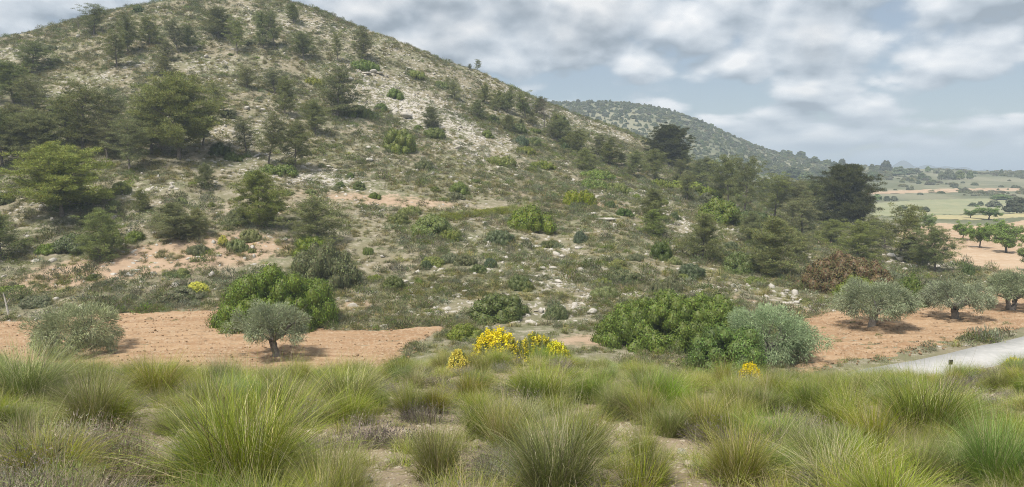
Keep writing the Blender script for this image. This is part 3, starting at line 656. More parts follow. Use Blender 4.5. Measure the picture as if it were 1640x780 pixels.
#@@PLANTS
# ------------------------------------------------------------------ scattered stuff: points carrying instances
def scatter(name, pts, protos, rot, scl, idx, label, cat, color=None):
    me = bpy.data.meshes.new(name); n = len(pts); me.vertices.add(n); me.vertices.foreach_set('co', np.asarray(pts, np.float32).ravel())
    for nm, ty, arr, key in (('rot', 'FLOAT_VECTOR', rot, 'vector'), ('scl', 'FLOAT_VECTOR', scl, 'vector'), ('idx', 'INT', idx, 'value')):
        a = me.attributes.new(nm, ty, 'POINT'); a.data.foreach_set(key, np.asarray(arr, np.int32 if ty == 'INT' else np.float32).ravel())
    o = obj(name, me)
    ng = bpy.data.node_groups.new(name, 'GeometryNodeTree'); N, L = ng.nodes, ng.links
    ng.interface.new_socket('Geometry', in_out='INPUT', socket_type='NodeSocketGeometry'); ng.interface.new_socket('Geometry', in_out='OUTPUT', socket_type='NodeSocketGeometry')
    gi, go = N.new('NodeGroupInput'), N.new('NodeGroupOutput'); jn = N.new('GeometryNodeJoinGeometry')
    for p in protos:
        q = bpy.data.objects.new(name + '_source', p); oi = N.new('GeometryNodeObjectInfo'); oi.inputs['Object'].default_value = q; oi.inputs['As Instance'].default_value = True
        L.new(oi.outputs['Geometry'], jn.inputs[0])
    ip = N.new('GeometryNodeInstanceOnPoints'); L.new(gi.outputs[0], ip.inputs['Points']); L.new(jn.outputs[0], ip.inputs['Instance']); ip.inputs['Pick Instance'].default_value = True
    def at(nm, ty, sock):
        a = N.new('GeometryNodeInputNamedAttribute'); a.data_type = ty; a.inputs['Name'].default_value = nm
        out = [x for x in a.outputs if x.enabled and x.name == 'Attribute'][0]
        if nm == 'rot':
            e = N.new('FunctionNodeEulerToRotation'); L.new(out, e.inputs[0]); out = e.outputs[0]
        L.new(out, ip.inputs[sock])
    at('idx', 'INT', 'Instance Index'); at('rot', 'FLOAT_VECTOR', 'Rotation'); at('scl', 'FLOAT_VECTOR', 'Scale')
    L.new(ip.outputs[0], go.inputs[0])
    md = o.modifiers.new('scatter', 'NODES'); md.node_group = ng
    return tag(o, label, cat, kind='stuff')
def rots(n, r, tilt=.12): return np.stack([r.normal(0, tilt, n), r.normal(0, tilt, n), r.uniform(0, 2 * pi, n)], 1)
def scls(s, r, v=.15): s = np.asarray(s)[:, None]; return s * np.exp(r.normal(0, v, (len(s), 3)))

FIELDS = [left_field, right_field, orchard_field]
LANE = [lane_edge(-22, .5), lane_edge(70, .5), lane_edge(70, -3.8), lane_edge(-22, -3.8)]
def on_field(x, y, lane=True):
    m = np.zeros(np.shape(x), bool)
    for f in FIELDS:
        f = np.array([p[:2] for p in f]); dist = np.full(np.shape(x), 1e9)
        for i in range(len(f)):
            p, q = f[i], f[(i + 1) % len(f)]; d_ = q - p; t_ = np.clip(((x - p[0]) * d_[0] + (y - p[1]) * d_[1]) / (d_ @ d_ + 1e-9), 0, 1)
            dist = np.minimum(dist, np.hypot(x - p[0] - t_ * d_[0], y - p[1] - t_ * d_[1]))
        m |= inside(f, x, y) & (dist > 1.0)
    return m | inside(LANE, x, y) if lane else m
def polar_points(n, r0, r1, a0, a1, r):
    a = np.radians(r.uniform(a0, a1, n)); q = np.sqrt(r.uniform(r0 ** 2, r1 ** 2, n)); return np.sin(a) * q, np.cos(a) * q, a, q

# ------------------------------------------------------------------ pines: prototypes
PP = {
 'round': [(make_pine(11, 7, 2.6, .20, 'round', 26), 2.6), (make_pine(12, 7, 2.3, .14, 'round', 24, .9), 2.3), (make_pine(13, 7, 2.9, .24, 'round', 28), 2.9)],
 'sparse': [(make_pine(21, 7, 2.2, .22, 'open', 22, .75), 2.2), (make_pine(22, 7, 2.5, .26, 'open', 20, .8, lean=.12), 2.5)],
 'young': [(make_pine(31, 7, 2.6, .03, 'cone', 40, .95), 2.6), (make_pine(32, 7, 3.0, .03, 'round', 38, .85), 3.0), (make_pine(33, 7, 2.3, .06, 'cone', 34, .8), 2.3)],
 'hero': [(make_pine(41, 8, 3.7, .22, 'round', 52, 1.25), 3.7)],
 'umbrella': [(make_pine(51, 7, 4.4, .22, 'round', 84, 1.5), 4.4)],
 'dense': [(make_pine(61, 7, 3.5, .08, 'round', 90, 1.6), 3.5)],
 'dead': [(make_dead_pine(71, 7), 2.2)],
}
PH = {'hero': 8}
TONE = {'dark': (.78, .82, .78), 'mid': (1.0, 1.03, .98), 'bright': (1.05, 1.12, .85), 'grey': (1.0, .98, 1.15), 'pale': (1.12, 1.1, 1.1), 'vivid': (1.35, 1.42, .8), 'black': (.42, .46, .46)}
prng = np.random.default_rng(99)
def scale_at(p): return (p[1] * cos(PITCH) - (p[2] - CZ) * sin(PITCH)) / F     # metres per photo pixel there
def plant_pine(px, py, hp, wp, style, tone, label=None, dmin=34, group='pines on the hillside', name='pine_tree', p=None):
    if p is None: p = ground_at(px, py, dmin)
    k = scale_at(p); opts = PP[style]; (tm, cm), R = opts[int(prng.integers(len(opts)))]; H = PH.get(style, 7)
    sz = hp * k / (H * 1.02); sx = (wp * k / (2 * R * 1.0)) if wp else sz * prng.uniform(.9, 1.1); sx *= 1.12
    root = obj(name, None, None, p, prng.uniform(0, 2 * pi), (sx, sx, sz)); root.empty_display_size = .3
    t = np.array(TONE[tone]) * np.exp(prng.normal(0, .06)); obj('trunk', tm, root); obj('crown', cm, root, color=tuple(t))
    tag(root, label, 'pine', group); return root
PINES = [
 (150, 56, 42, 46, 'sparse', 'dark', 'open two-tufted pine breaking the skyline on the hill\'s shoulder'),
 (125, 46, 22, 16, 'dead', 'mid', 'thin bare little pine on the skyline beside the two-tufted pine'),
 (205, 86, 62, 44, 'round', 'dark', 'dark upright pine just below the skyline'),
 (187, 108, 52, 46, 'sparse', 'grey', 'greyish leaning pine in front of the dark upright skyline pine'),
 (52, 116, 50, 56, 'round', 'dark', 'dark forked pine below the rocky shoulder at the far edge'),
 (240, 72, 46, 36, 'round', 'mid', None), (22, 168, 68, 78, 'round', 'dark', None),
 (4, 268, 92, 84, 'round', 'dark', 'dark pine cut by the picture edge at mid slope'),
 (60, 266, 84, 86, 'hero', 'mid', 'round-headed green pine in the dense stand at mid slope'),
 (133, 247, 106, 92, 'sparse', 'grey', 'thin grey-green pine with a dark forked trunk in the dense stand'),
 (172, 255, 66, 60, 'sparse', 'grey', None), (208, 275, 80, 66, 'sparse', 'grey', None),
 (243, 247, 98, 82, 'round', 'mid', None),
 (287, 255, 130, 122, 'hero', 'mid', 'largest pine of the hillside with broad crown and dark bare trunk'),
 (353, 188, 50, 40, 'sparse', 'grey', None), (100, 346, 110, 146, 'hero', 'bright', 'broad yellow-green pine with twin stems above the dry slope'),
 (160, 418, 82, 76, 'young', 'bright', 'bright young pine, foliage to the ground, above the dry soil slope'),
 (2, 416, 78, 60, 'young', 'mid', 'young pine cut off by the picture edge above the orange field'),
 (415, 362, 92, 74, 'young', 'bright', 'pyramidal light green pine with airy crown at mid slope'),
 (510, 395, 82, 84, 'round', 'mid', 'dark airy pine rising behind the dull green thicket'),
 (430, 265, 76, 56, 'sparse', 'grey', None), (473, 272, 80, 52, 'round', 'dark', 'dark round pine over a low green shrub near the pale terrace'),
 (456, 186, 62, 40, 'round', 'mid', None), (540, 188, 82, 76, 'round', 'grey', 'wide grey-green pine beside the white scree'),
 (350, 62, 48, 50, 'round', 'mid', None), (285, 84, 46, 36, 'sparse', 'grey', None), (380, 86, 54, 34, 'sparse', 'mid', None), (422, 78, 58, 34, 'round', 'mid', None),
 (440, 76, 52, 30, 'sparse', 'mid', None), (470, 38, 32, 28, 'round', 'dark', None), (486, 94, 42, 36, 'round', 'dark', None), (541, 100, 42, 22, 'sparse', 'mid', None), (583, 98, 56, 40, 'round', 'mid', None),
 (505, 216, 56, 46, 'round', 'mid', None), (265, 122, 32, 30, 'young', 'grey', None), (303, 82, 40, 30, 'round', 'dark', None), (440, 150, 36, 40, 'sparse', 'grey', None), (395, 142, 34, 36, 'sparse', 'grey', None),
 (270, 98, 34, 30, 'round', 'mid', None), (328, 302, 40, 34, 'young', 'mid', None), (228, 338, 34, 26, 'young', 'bright', 'small yellow-green pine sapling on the pale rock ledge'), (282, 382, 60, 70, 'young', 'pale', None),
 (318, 378, 44, 40, 'young', 'pale', None), (692, 206, 36, 30, 'young', 'grey', None), (728, 160, 32, 22, 'round', 'mid', None), (813, 182, 34, 24, 'round', 'mid', None), (842, 192, 40, 40, 'sparse', 'mid', None),
 (872, 206, 52, 36, 'dead', 'mid', 'half-dead brownish pine with bare trunk on the right spur'), (897, 228, 36, 44, 'round', 'mid', None), (776, 166, 30, 22, 'round', 'mid', None), (765, 112, 17, 12, 'sparse', 'dark', 'tiny lone pine on the skyline crest'),
 (752, 112, 10, 9, 'round', 'dark', None), (925, 248, 42, 40, 'round', 'mid', None), (975, 266, 46, 44, 'round', 'dark', None), (958, 250, 34, 34, 'round', 'grey', None), (935, 272, 34, 36, 'young', 'mid', None),
 (1070, 262, 56, 66, 'umbrella', 'black', 'dark umbrella-shaped pine standing against the distant hill'), (1015, 284, 42, 34, 'round', 'mid', None), (1045, 286, 46, 40, 'round', 'mid', None), (1092, 272, 40, 40, 'round', 'dark', None),
 (1048, 352, 52, 44, 'young', 'mid', 'young pine with thin top behind a dense round one'), (1047, 380, 46, 48, 'young', 'bright', 'dense rounded young pine above the round dark bush'), (1125, 418, 78, 62, 'young', 'pale', 'pale bottle-shaped young pine, foliage to the ground, on the lower slope'),
 (1166, 330, 80, 60, 'round', 'mid', 'tall olive-green pine at the spur\'s end, behind the thicket'), (1192, 348, 86, 60, 'sparse', 'mid', None), (1100, 322, 42, 36, 'sparse', 'grey', None), (1117, 300, 44, 36, 'round', 'dark', None), (1135, 290, 38, 36, 'round', 'dark', None),
 (1240, 352, 66, 60, 'sparse', 'mid', None), (1268, 358, 64, 54, 'sparse', 'grey', None), (1302, 352, 64, 58, 'round', 'mid', None), (1236, 442, 98, 92, 'young', 'grey', 'wide hazy grey-green pine beside the brown shrub'), (1285, 384, 64, 66, 'sparse', 'grey', None),
 (1318, 330, 40, 40, 'round', 'mid', None), (1255, 322, 34, 36, 'round', 'mid', None), (1225, 318, 34, 36, 'round', 'grey', None), (1200, 390, 50, 50, 'young', 'grey', None),
 (1352, 364, 94, 92, 'dense', 'black', 'big dense dark pine at the edge of the plain'), (1372, 416, 62, 66, 'young', 'bright', None), (1440, 418, 80, 72, 'sparse', 'mid', 'slender airy pine in front of the orchard'), (1497, 436, 74, 62, 'round', 'mid', 'bushy pine at the corner of the orchard field'),
 (1462, 420, 42, 48, 'young', 'dark', None), (1400, 396, 52, 56, 'round', 'mid', None), (1330, 392, 40, 52, 'young', 'mid', None), (1418, 404, 50, 46, 'sparse', 'mid', None), (1478, 428, 34, 40, 'young', 'dark', None), (1275, 418, 46, 50, 'young', 'grey', None), (1290, 340, 50, 50, 'round', 'mid', None), (30, 240, 70, 76, 'round', 'grey', None), (190, 228, 80, 70, 'sparse', 'grey', None), (110, 235, 80, 70, 'round', 'grey', None), (325, 235, 70, 60, 'sparse', 'mid', None), (60, 190, 60, 60, 'sparse', 'grey', None), (395, 250, 56, 50, 'sparse', 'grey', None),
]
SHORT = {0: 'the two-tufted skyline pine', 4: 'the dark forked shoulder pine', 8: 'the round-headed stand pine', 13: 'the largest hillside pine', 15: 'the broad yellow-green pine', 16: 'the bright young pine', 18: 'the pyramidal pine', 19: 'the airy pine behind the thicket',
         23: 'the wide pine beside the scree', 49: 'the half-dead brownish pine', 57: 'the umbrella-shaped pine', 63: 'the bottle-shaped young pine', 64: 'the tall spur-end pine', 70: 'the hazy pine by the brown shrub'}
for i, pp in enumerate(PINES):
    if pp[6]:
        for key, ph in (('two-tufted pine breaking', 'the two-tufted skyline pine'), ('forked pine below', 'the dark forked shoulder pine'), ('round-headed', 'the round-headed stand pine'), ('largest pine', 'the largest hillside pine'), ('broad yellow', 'the broad yellow-green pine'),
                        ('bright young', 'the bright young pine'), ('pyramidal', 'the pyramidal pine'), ('dark airy', 'the airy pine behind the thicket'), ('beside the white scree', 'the wide pine beside the scree'), ('half-dead', 'the half-dead brownish pine'),
                        ('umbrella', 'the umbrella-shaped pine'), ('bottle', 'the bottle-shaped young pine'), ('tall olive', 'the tall spur-end pine'), ('hazy grey', 'the hazy pine by the brown shrub'), ('big dense', 'the big dense dark pine'), ('dark upright', 'the dark upright skyline pine')):
            if key in pp[6]: lm(pp[0], pp[1] - pp[2] * .4, ph)
for px, py, ph in ((440, 490, 'the big lentisk behind the leaning olive'), (515, 430, 'the dull green thicket'), (640, 225, 'the bright mastic below the scree'), (693, 362, 'the paired bright shrubs'), (850, 345, 'the dome-shaped bright bush'), (800, 492, 'the flat-topped mastic'),
                   (1095, 515, 'the huge lentisk thicket'), (1058, 402, 'the round clipped-looking bush'), (930, 380, 'the small blue-green bush'), (1355, 440, 'the brown-leaved shrub'), (795, 548, 'the full yellow broom'), (600, 118, 'the white scree'), (330, 10, 'the summit'), (315, 458, 'the pale flowering broom')):
    lm(px, py, ph)
for pp in PINES:
    if pp[6]: USED[pp[6]] = 0
STY = {'round': 'bushy pine', 'sparse': 'sparse pine', 'young': 'young pine', 'hero': 'pine', 'dense': 'dense pine', 'dead': 'dry pine', 'umbrella': 'pine'}
TN = {'dark': 'dark green', 'mid': 'olive-green', 'bright': 'light green', 'grey': 'grey-green', 'pale': 'pale green', 'vivid': 'vivid green', 'black': 'blackish'}
for px, py, hp, wp, st, tn, lb in PINES:
    if lb is None: lb = auto_label(f'{"small " if hp < 38 else ""}{TN[tn]} {STY[st]}', px, py - hp * .4)
    plant_pine(px, py, hp, wp, st, tn, lb)
# more small pines along the right spur and the crest
sm = np.random.default_rng(314)
for k in range(26):
    px = sm.uniform(760, 1130); top = np.interp(px, [760, 880, 1000, 1130], [125, 178, 222, 275]); bot = np.interp(px, [760, 880, 1000, 1130], [190, 240, 285, 320]); py = sm.uniform(top, bot)
    hp = sm.uniform(14, 30); tn = ('mid', 'dark', 'grey')[int(sm.integers(3))]; st = ('round', 'young', 'sparse')[int(sm.integers(3))]
    plant_pine(px, py, hp, hp * sm.uniform(.75, 1.05), st, tn, auto_label(f'small {TN[tn]} {STY[st]}', px, py - hp * .4))

# ------------------------------------------------------------------ shrubs
BUSH = {'mastic': [make_bush(101), make_bush(102, 1.6, 1.3, 1.05, 50, .38), make_bush(103, 1.5, 1.4, 1.3, 44, .46)],
        'low': [make_bush(111, 1.6, 1.4, .62, 50, .34, .085, 170), make_bush(112, 1.7, 1.3, .55, 48, .32, .085, 170)],
        'fine': [make_bush(121, 1.4, 1.3, 1.0, 60, .34, .075, 260, (.15, .185, .06), .22, .2), make_bush(122, 1.5, 1.3, .85, 55, .34, .075, 260, (.15, .185, .06), .22, .2)],
        'brown': [make_bush(131, 2.6, 1.9, 1.55, 120, .42, .085, 300, (.175, .13, .042), .3, .2, tip=((.15, .155, .042), .5))],
        'big': [make_bush(141, 3.2, 2.6, 2.1, 125, .56, .085, 620, (.108, .172, .028), .22, .15)],
        'huge': [make_bush(151, 4.6, 2.4, 2.15, 210, .52, .085, 560, (.115, .172, .03), .22, .15)],
        'dull': [make_bush(161, 2.6, 2.2, 1.6, 120, .46, .10, 320, (.13, .155, .045), .24, .2)]}
BD = {'mastic': (3.0, 1.25), 'low': (3.2, .68), 'fine': (2.9, 1.0), 'brown': (5.2, 1.6), 'big': (6.3, 2.15), 'huge': (9.1, 2.2), 'dull': (5.2, 1.65)}
BT = {'bright': (1.3, 1.22, 1.1), 'mid': (.92, .92, .95), 'dark': (.62, .68, .78), 'blue': (.62, .72, 1.15), 'yellow': (1.45, 1.2, .9), 'grey': (1.0, .92, 1.3), 'dull': (.9, .82, 1.0), 'one': (1, 1, 1)}
def plant_bush(px, py, wp, hp, kind, tone, label, dmin=34, name='shrub', group='shrubs on the hillside', p=None, cat='shrub', rz=None):
    if p is None: p = ground_at(px, py, dmin)
    k = scale_at(p); W, H = BD[kind]; opts = BUSH[kind]; me = opts[int(prng.integers(len(opts)))]; sx = wp * k / W; sz = hp * k / H
    p = p + np.array([p[0], p[1], 0]) / math.hypot(p[0], p[1]) * sx * W * .28
    p[2] = min(p[2], float(height(p[0], p[1]))) - .04
    t = np.array(BT[tone]) * np.exp(prng.normal(0, .05)); o = obj(name, me, None, p, prng.uniform(0, 2 * pi) if rz is None else rz, (sx, sx, sz), tuple(t)); return tag(o, label, cat, group)
SHRUBS = [
 (445, 532, 206, 96, 'big', 'bright', 'big bright green lentisk behind the leaning olive tree', 'lentisk_shrub', 0.3), (516, 466, 132, 72, 'dull', 'one', 'broad dull green thicket uphill behind the big lentisk', 'shrub', 0.2),
 (640, 244, 62, 38, 'mastic', 'bright', 'bright rounded mastic bush below the white scree', 'shrub', None), (692, 378, 80, 34, 'mastic', 'bright', 'bright green shrub of a pair on the middle slope', 'shrub', None), (722, 386, 42, 20, 'low', 'yellow', 'small yellowish shrub touching the bright paired one', 'shrub', None),
 (850, 370, 86, 48, 'mastic', 'bright', 'dome-shaped bright green bush at the end of the grassy bank', 'shrub', None), (800, 515, 112, 48, 'mastic', 'mid', 'flat-topped dark mastic above the yellow brooms', 'shrub', None), (889, 512, 44, 28, 'fine', 'mid', 'small rounded green bush between white boulders', 'shrub', None),
 (745, 545, 64, 30, 'mastic', 'bright', 'low bright shrub left behind the full yellow broom', 'shrub', None), (1058, 417, 44, 30, 'mastic', 'dark', 'round clipped-looking dark bush with lighter top', 'shrub', None), (930, 389, 28, 20, 'fine', 'blue', 'small blue-green ball-shaped bush on the stony slope', 'shrub', None),
 (927, 329, 60, 28, 'low', 'yellow', 'low yellow-green mat shrub uphill of the blue-green bush', 'shrub', None), (800, 392, 62, 24, 'fine', 'dark', 'dark grey-green low shrub below the grassy bank', 'shrub', None), (735, 310, 40, 19, 'mastic', 'bright', None, 'shrub', None),
 (998, 346, 34, 15, 'mastic', 'dark', None, 'shrub', None), (978, 333, 22, 14, 'mastic', 'dark', None, 'shrub', None), (1080, 352, 20, 14, 'mastic', 'dark', None, 'shrub', None), (1152, 360, 84, 42, 'mastic', 'mid', 'dark glossy thicket at the foot of the tall spur-end pine', 'shrub', None),
 (1205, 368, 76, 34, 'mastic', 'dark', 'dark glossy shrub continuing right of the spur thicket', 'shrub', None), (1186, 440, 66, 42, 'mastic', 'mid', 'green shrub crouching left of the hazy pine', 'shrub', None), (1354, 472, 166, 64, 'brown', 'one', 'wide brown-leaved shrub above the right olive trees', 'shrub', 0.1),
 (1370, 478, 82, 40, 'mastic', 'bright', 'bright green shrub between brown-leaved shrub and olive tree', 'shrub', None), (1456, 492, 60, 52, 'mastic', 'mid', 'leafy green shrub wedged between two right-hand olive trees', 'shrub', None), (966, 461, 42, 18, 'low', 'yellow', None, 'shrub', None),
 (1000, 456, 62, 28, 'fine', 'grey', None, 'shrub', None), (1106, 446, 56, 24, 'fine', 'dark', None, 'shrub', None), (1075, 469, 42, 26, 'fine', 'grey', None, 'shrub', None), (1052, 471, 30, 24, 'fine', 'grey', None, 'shrub', None), (445, 280, 72, 20, 'low', 'mid', 'low deep green shrub under the pair of stand pines', 'shrub', None),
 (352, 250, 38, 22, 'mastic', 'dark', None, 'shrub', None), (572, 188, 66, 24, 'low', 'mid', None, 'shrub', None), (695, 221, 44, 17, 'mastic', 'mid', None, 'shrub', None), (780, 220, 26, 13, 'mastic', 'mid', None, 'shrub', None), (835, 233, 28, 17, 'fine', 'blue', None, 'shrub', None), (790, 197, 22, 14, 'mastic', 'dark', None, 'shrub', None),
 (905, 241, 18, 12, 'mastic', 'dark', None, 'shrub', None), (800, 264, 62, 17, 'low', 'yellow', None, 'shrub', None), (840, 247, 46, 16, 'low', 'yellow', None, 'shrub', None), (868, 270, 50, 16, 'low', 'yellow', None, 'shrub', None), (948, 302, 62, 20, 'low', 'bright', None, 'shrub', None), (985, 308, 50, 18, 'low', 'bright', None, 'shrub', None),
 (958, 286, 62, 18, 'low', 'bright', None, 'shrub', None), (1090, 305, 82, 20, 'low', 'bright', None, 'shrub', None), (1132, 316, 62, 20, 'low', 'bright', None, 'shrub', None), (1055, 300, 46, 16, 'low', 'bright', None, 'shrub', None), (632, 158, 36, 18, 'mastic', 'mid', None, 'shrub', None), (610, 178, 30, 14, 'mastic', 'mid', None, 'shrub', None),
 (664, 124, 42, 16, 'low', 'bright', None, 'shrub', None), (706, 140, 32, 14, 'low', 'mid', None, 'shrub', None), (180, 149, 26, 10, 'mastic', 'dark', None, 'shrub', None), (222, 20, 22, 12, 'mastic', 'dark', None, 'shrub', None), (500, 136, 40, 16, 'low', 'yellow', None, 'shrub', None), (585, 112, 60, 20, 'low', 'mid', None, 'shrub', None),
 (1550, 442, 24, 20, 'mastic', 'dark', None, 'shrub', None), (545, 300, 20, 10, 'mastic', 'mid', None, 'shrub', None), (600, 318, 24, 12, 'mastic', 'mid', None, 'shrub', None), (575, 304, 22, 14, 'mastic', 'mid', None, 'shrub', None), (1170, 400, 26, 14, 'fine', 'dark', None, 'shrub', None), (590, 408, 22, 14, 'low', 'bright', None, 'shrub', None),
 (682, 432, 20, 16, 'fine', 'dark', None, 'shrub', None), (745, 425, 46, 18, 'fine', 'grey', None, 'shrub', None), (786, 428, 24, 18, 'fine', 'blue', None, 'shrub', None), (130, 400, 86, 30, 'fine', 'dark', 'dark undergrowth beneath the broad yellow-green pine', 'shrub', None), (300, 482, 90, 22, 'fine', 'grey', None, 'shrub', None),
 (60, 492, 60, 18, 'fine', 'grey', None, 'shrub', None), (500, 410, 70, 30, 'mastic', 'bright', None, 'shrub', None), (1540, 455, 60, 20, 'fine', 'grey', None, 'shrub', None), (1500, 462, 50, 18, 'fine', 'grey', None, 'shrub', None), (1440, 450, 40, 14, 'fine', 'grey', None, 'shrub', None),
]
for s in SHRUBS:
    if s[6]: USED[s[6]] = 0
BTN = {'bright': 'bright green', 'mid': 'green', 'dark': 'dark green', 'blue': 'blue-green', 'yellow': 'yellow-green', 'grey': 'grey-green', 'dull': 'dull green', 'one': 'green'}
BKN = {'mastic': 'leafy shrub', 'low': 'mat shrub', 'fine': 'fine-leaved bush', 'brown': 'shrub', 'big': 'shrub', 'huge': 'shrub', 'dull': 'thicket'}
for px, py, wp, hp, kd, tn, lb, nm, rz in SHRUBS:
    if lb is None: lb = auto_label(f'{"small " if wp < 32 else ""}{BTN[tn]} {BKN[kd]}', px, py - hp * .5)
    plant_bush(px, py, wp, hp, kd, tn, lb, name=nm, rz=rz)
plant_bush(1092, 572, 290, 94, 'huge', 'one', 'huge spreading lentisk thicket between the broom and the lane', name='lentisk_shrub', p=at_dist(1092, 42.5), rz=0.12)
# smaller shrubs over the slopes: the ones one can still tell apart
for k in range(125):
    for _ in range(30):
        px = sm.uniform(0, 1330); py = sm.uniform(20, 490); top = np.interp(px, [0, 200, 330, 510, 640, 760, 880, 1000, 1150, 1330], [70, 22, 4, 16, 72, 118, 168, 210, 300, 380])
        if py > top + 4:
            q = ground_at(px, py)
            if 57 < math.hypot(q[0], q[1]) < 190 and not on_field(q[0], q[1]): break
    wp = sm.uniform(14, 38) * (.7 + .6 * py / 500); tn = ('mid', 'dull', 'bright', 'grey', 'bright', 'mid', 'dull')[int(sm.integers(7))]; kd = ('mastic', 'low', 'fine', 'fine')[int(sm.integers(4))]
    hp = wp * {'mastic': .5, 'low': .28, 'fine': .5}[kd] * sm.uniform(.8, 1.15)
    plant_bush(px, py, wp, hp, kd, tn, auto_label(f'{"small " if wp < 27 else ""}{BTN[tn]} {BKN[kd]}', px, py - hp * .5), p=q)

# ------------------------------------------------------------------ olive, almond and other field trees
OL = [make_olive(201, 2.3, 3.4, 1.15, -.35, .45), make_olive(202, 2.6, 3.3, .95, .1, .62, 250, 110, 1, .22), make_olive(203, 2.5, 3.4, .95, .28, .55, 240, 100, 2, .22), make_olive(204, 2.6, 2.9, .35, .05, .75, 250, 115, 2, .15), make_olive(205, 2.4, 3.3, 1.0, -.2, .6, 230, 105, 1, .24)]
OD = [(4.5, 3.4), (5.1, 3.3), (4.9, 3.4), (5.1, 2.9), (4.7, 3.3)]
def plant_olive(px, D, wp, hp, k, rz, label, py=None, color=(1, 1, 1)):
    p = at_dist(px, D) if py is None else ground_at(px, py, 34); q = scale_at(p); W, H = OD[k]; sx = wp * q / W
    root = obj('olive_tree', None, None, p, rz, (sx, sx, hp * q / H)); tm, cm = OL[k]; obj('trunk', tm, root); obj('crown', cm, root, color=color); tag(root, label, 'olive tree', 'olive trees on the ploughed fields')
plant_olive(447, 44, 124, 87, 0, .1, 'olive tree with leaning bare trunk on the left ploughed field', 575)
plant_olive(112, 43, 140, 78, 3, 1.0, 'bushy low olive tree on the left field, hiding its trunk', None, (1.12, 1.1, 1.05))
plant_olive(1396, 46, 138, 74, 1, .4, 'wide round olive tree, nearest on the right ploughed field', 526)
plant_olive(1532, 50, 100, 64, 4, .0, 'olive tree with stout short trunk, middle of the right field', 513)
plant_olive(1620, 56, 92, 62, 2, .5, 'olive tree with forked trunk at the right picture edge', 497)
plant_olive(1240, 42, 160, 80, 3, 2.2, 'silvery low olive bush beside the huge lentisk thicket', None, (1.0, 1.15, .92))
AL = [make_almond(301), make_almond(302, 2.1, 3.3, .9), make_almond(303, 1.8, 3.5, 1.1)]
def plant_almond(px, py, wp, hp, k, label, color=(1, 1, 1)):
    p = ground_at(px, py, 60); q = scale_at(p); W, H = (3.8, 4.2, 3.7)[k], (3.5, 3.4, 3.6)[k]; sx = wp * q / W
    root = obj('almond_tree', None, None, p, prng.uniform(0, 6), (sx, sx, hp * q / H)); tm, cm = AL[k]; obj('trunk', tm, root); obj('crown', cm, root, color=color); tag(root, label, 'almond tree', 'almond trees on the orchard field')
for a in [(1541, 385, 30, 30, 0, 'small almond tree with bare stem on the orchard field'), (1568, 398, 42, 40, 1, 'almond tree standing between two others on the orchard soil'), (1612, 406, 54, 44, 2, 'widest almond tree of the orchard row, nearest to the fields'),
          (1592, 388, 44, 36, 1, 'dense almond tree behind the widest almond tree'), (1486, 370, 26, 28, 0, 'almond tree at the orchard\'s corner by the pines'), (1468, 376, 22, 26, 2, 'almond tree half hidden behind the slender airy pine'),
          (1583, 352, 40, 22, 1, 'pale almond tree at the far edge of the orchard'), (1555, 350, 22, 16, 0, 'little far almond tree by the yellow stubble strip'), (1625, 385, 30, 26, 0, 'almond tree behind the widest, at the picture edge'),
          (1650, 436, 46, 44, 1, 'dark leafy tree cut by the picture edge beyond the olives')]: plant_almond(*a)

# the tall feathery green shrub before the lentisk, and the brooms
def plant_tuftshrub(px, D, wp, hp, label):
    p = at_dist(px, D); q = scale_at(p); o = obj('feathery_shrub', make_bush(171, 1.5, 1.2, 1.35, 70, .36, .06, 420, (.115, .185, .038), .25, .25), None, p, 0.4, (wp * q / 3.0, wp * q / 3.0, hp * q / 1.35)); tag(o, label, 'shrub')
plant_tuftshrub(1172, 38.5, 150, 84, 'feathery deep green shrub in front of the huge lentisk')
BR = [make_broom(401, fl=.85), make_broom(402, 900, 1.0, .6, .6), make_broom(403, 500, .8, .4, .95, (.72, .66, .10))]
def plant_broom(px, D, wp, hp, k, label, py=None, dmin=34):
    p = at_dist(px, D) if py is None else ground_at(px, py, dmin); q = scale_at(p); W, H = (1.1, 1.3, .9)[k], (1.05, 1.05, .85)[k]; sx = wp * q / W
    root = obj('broom_shrub', None, None, p, prng.uniform(0, 6), (sx, sx, hp * q / H)); st, fl = BR[k]; obj('stems', st, root); obj('flowers', fl, root); tag(root, label, 'broom', 'yellow flowering brooms')
plant_broom(794, 22, 82, 62, 0, 'full rounded broom covered in yellow flowers'); plant_broom(858, 22, 66, 55, 1, 'broom with yellow sprays among dark stems, right of the fullest'); plant_broom(892, 21.5, 48, 46, 0, 'low yellow broom at the end of the broom row')
plant_broom(733, 19.5, 36, 40, 2, 'small pale yellow broom sunk in the grass'); plant_broom(1207, 17.5, 44, 54, 0, 'lone small yellow broom in front of the olive bush'); plant_broom(1637, 30, 40, 36, 0, 'yellow broom at the picture edge beside the lane')
plant_broom(316, 0, 38, 20, 2, 'pale yellow flowering broom above the left field', 470); plant_broom(357, 0, 16, 16, 2, 'tiny pale flowering broom uphill of the left field', 392)

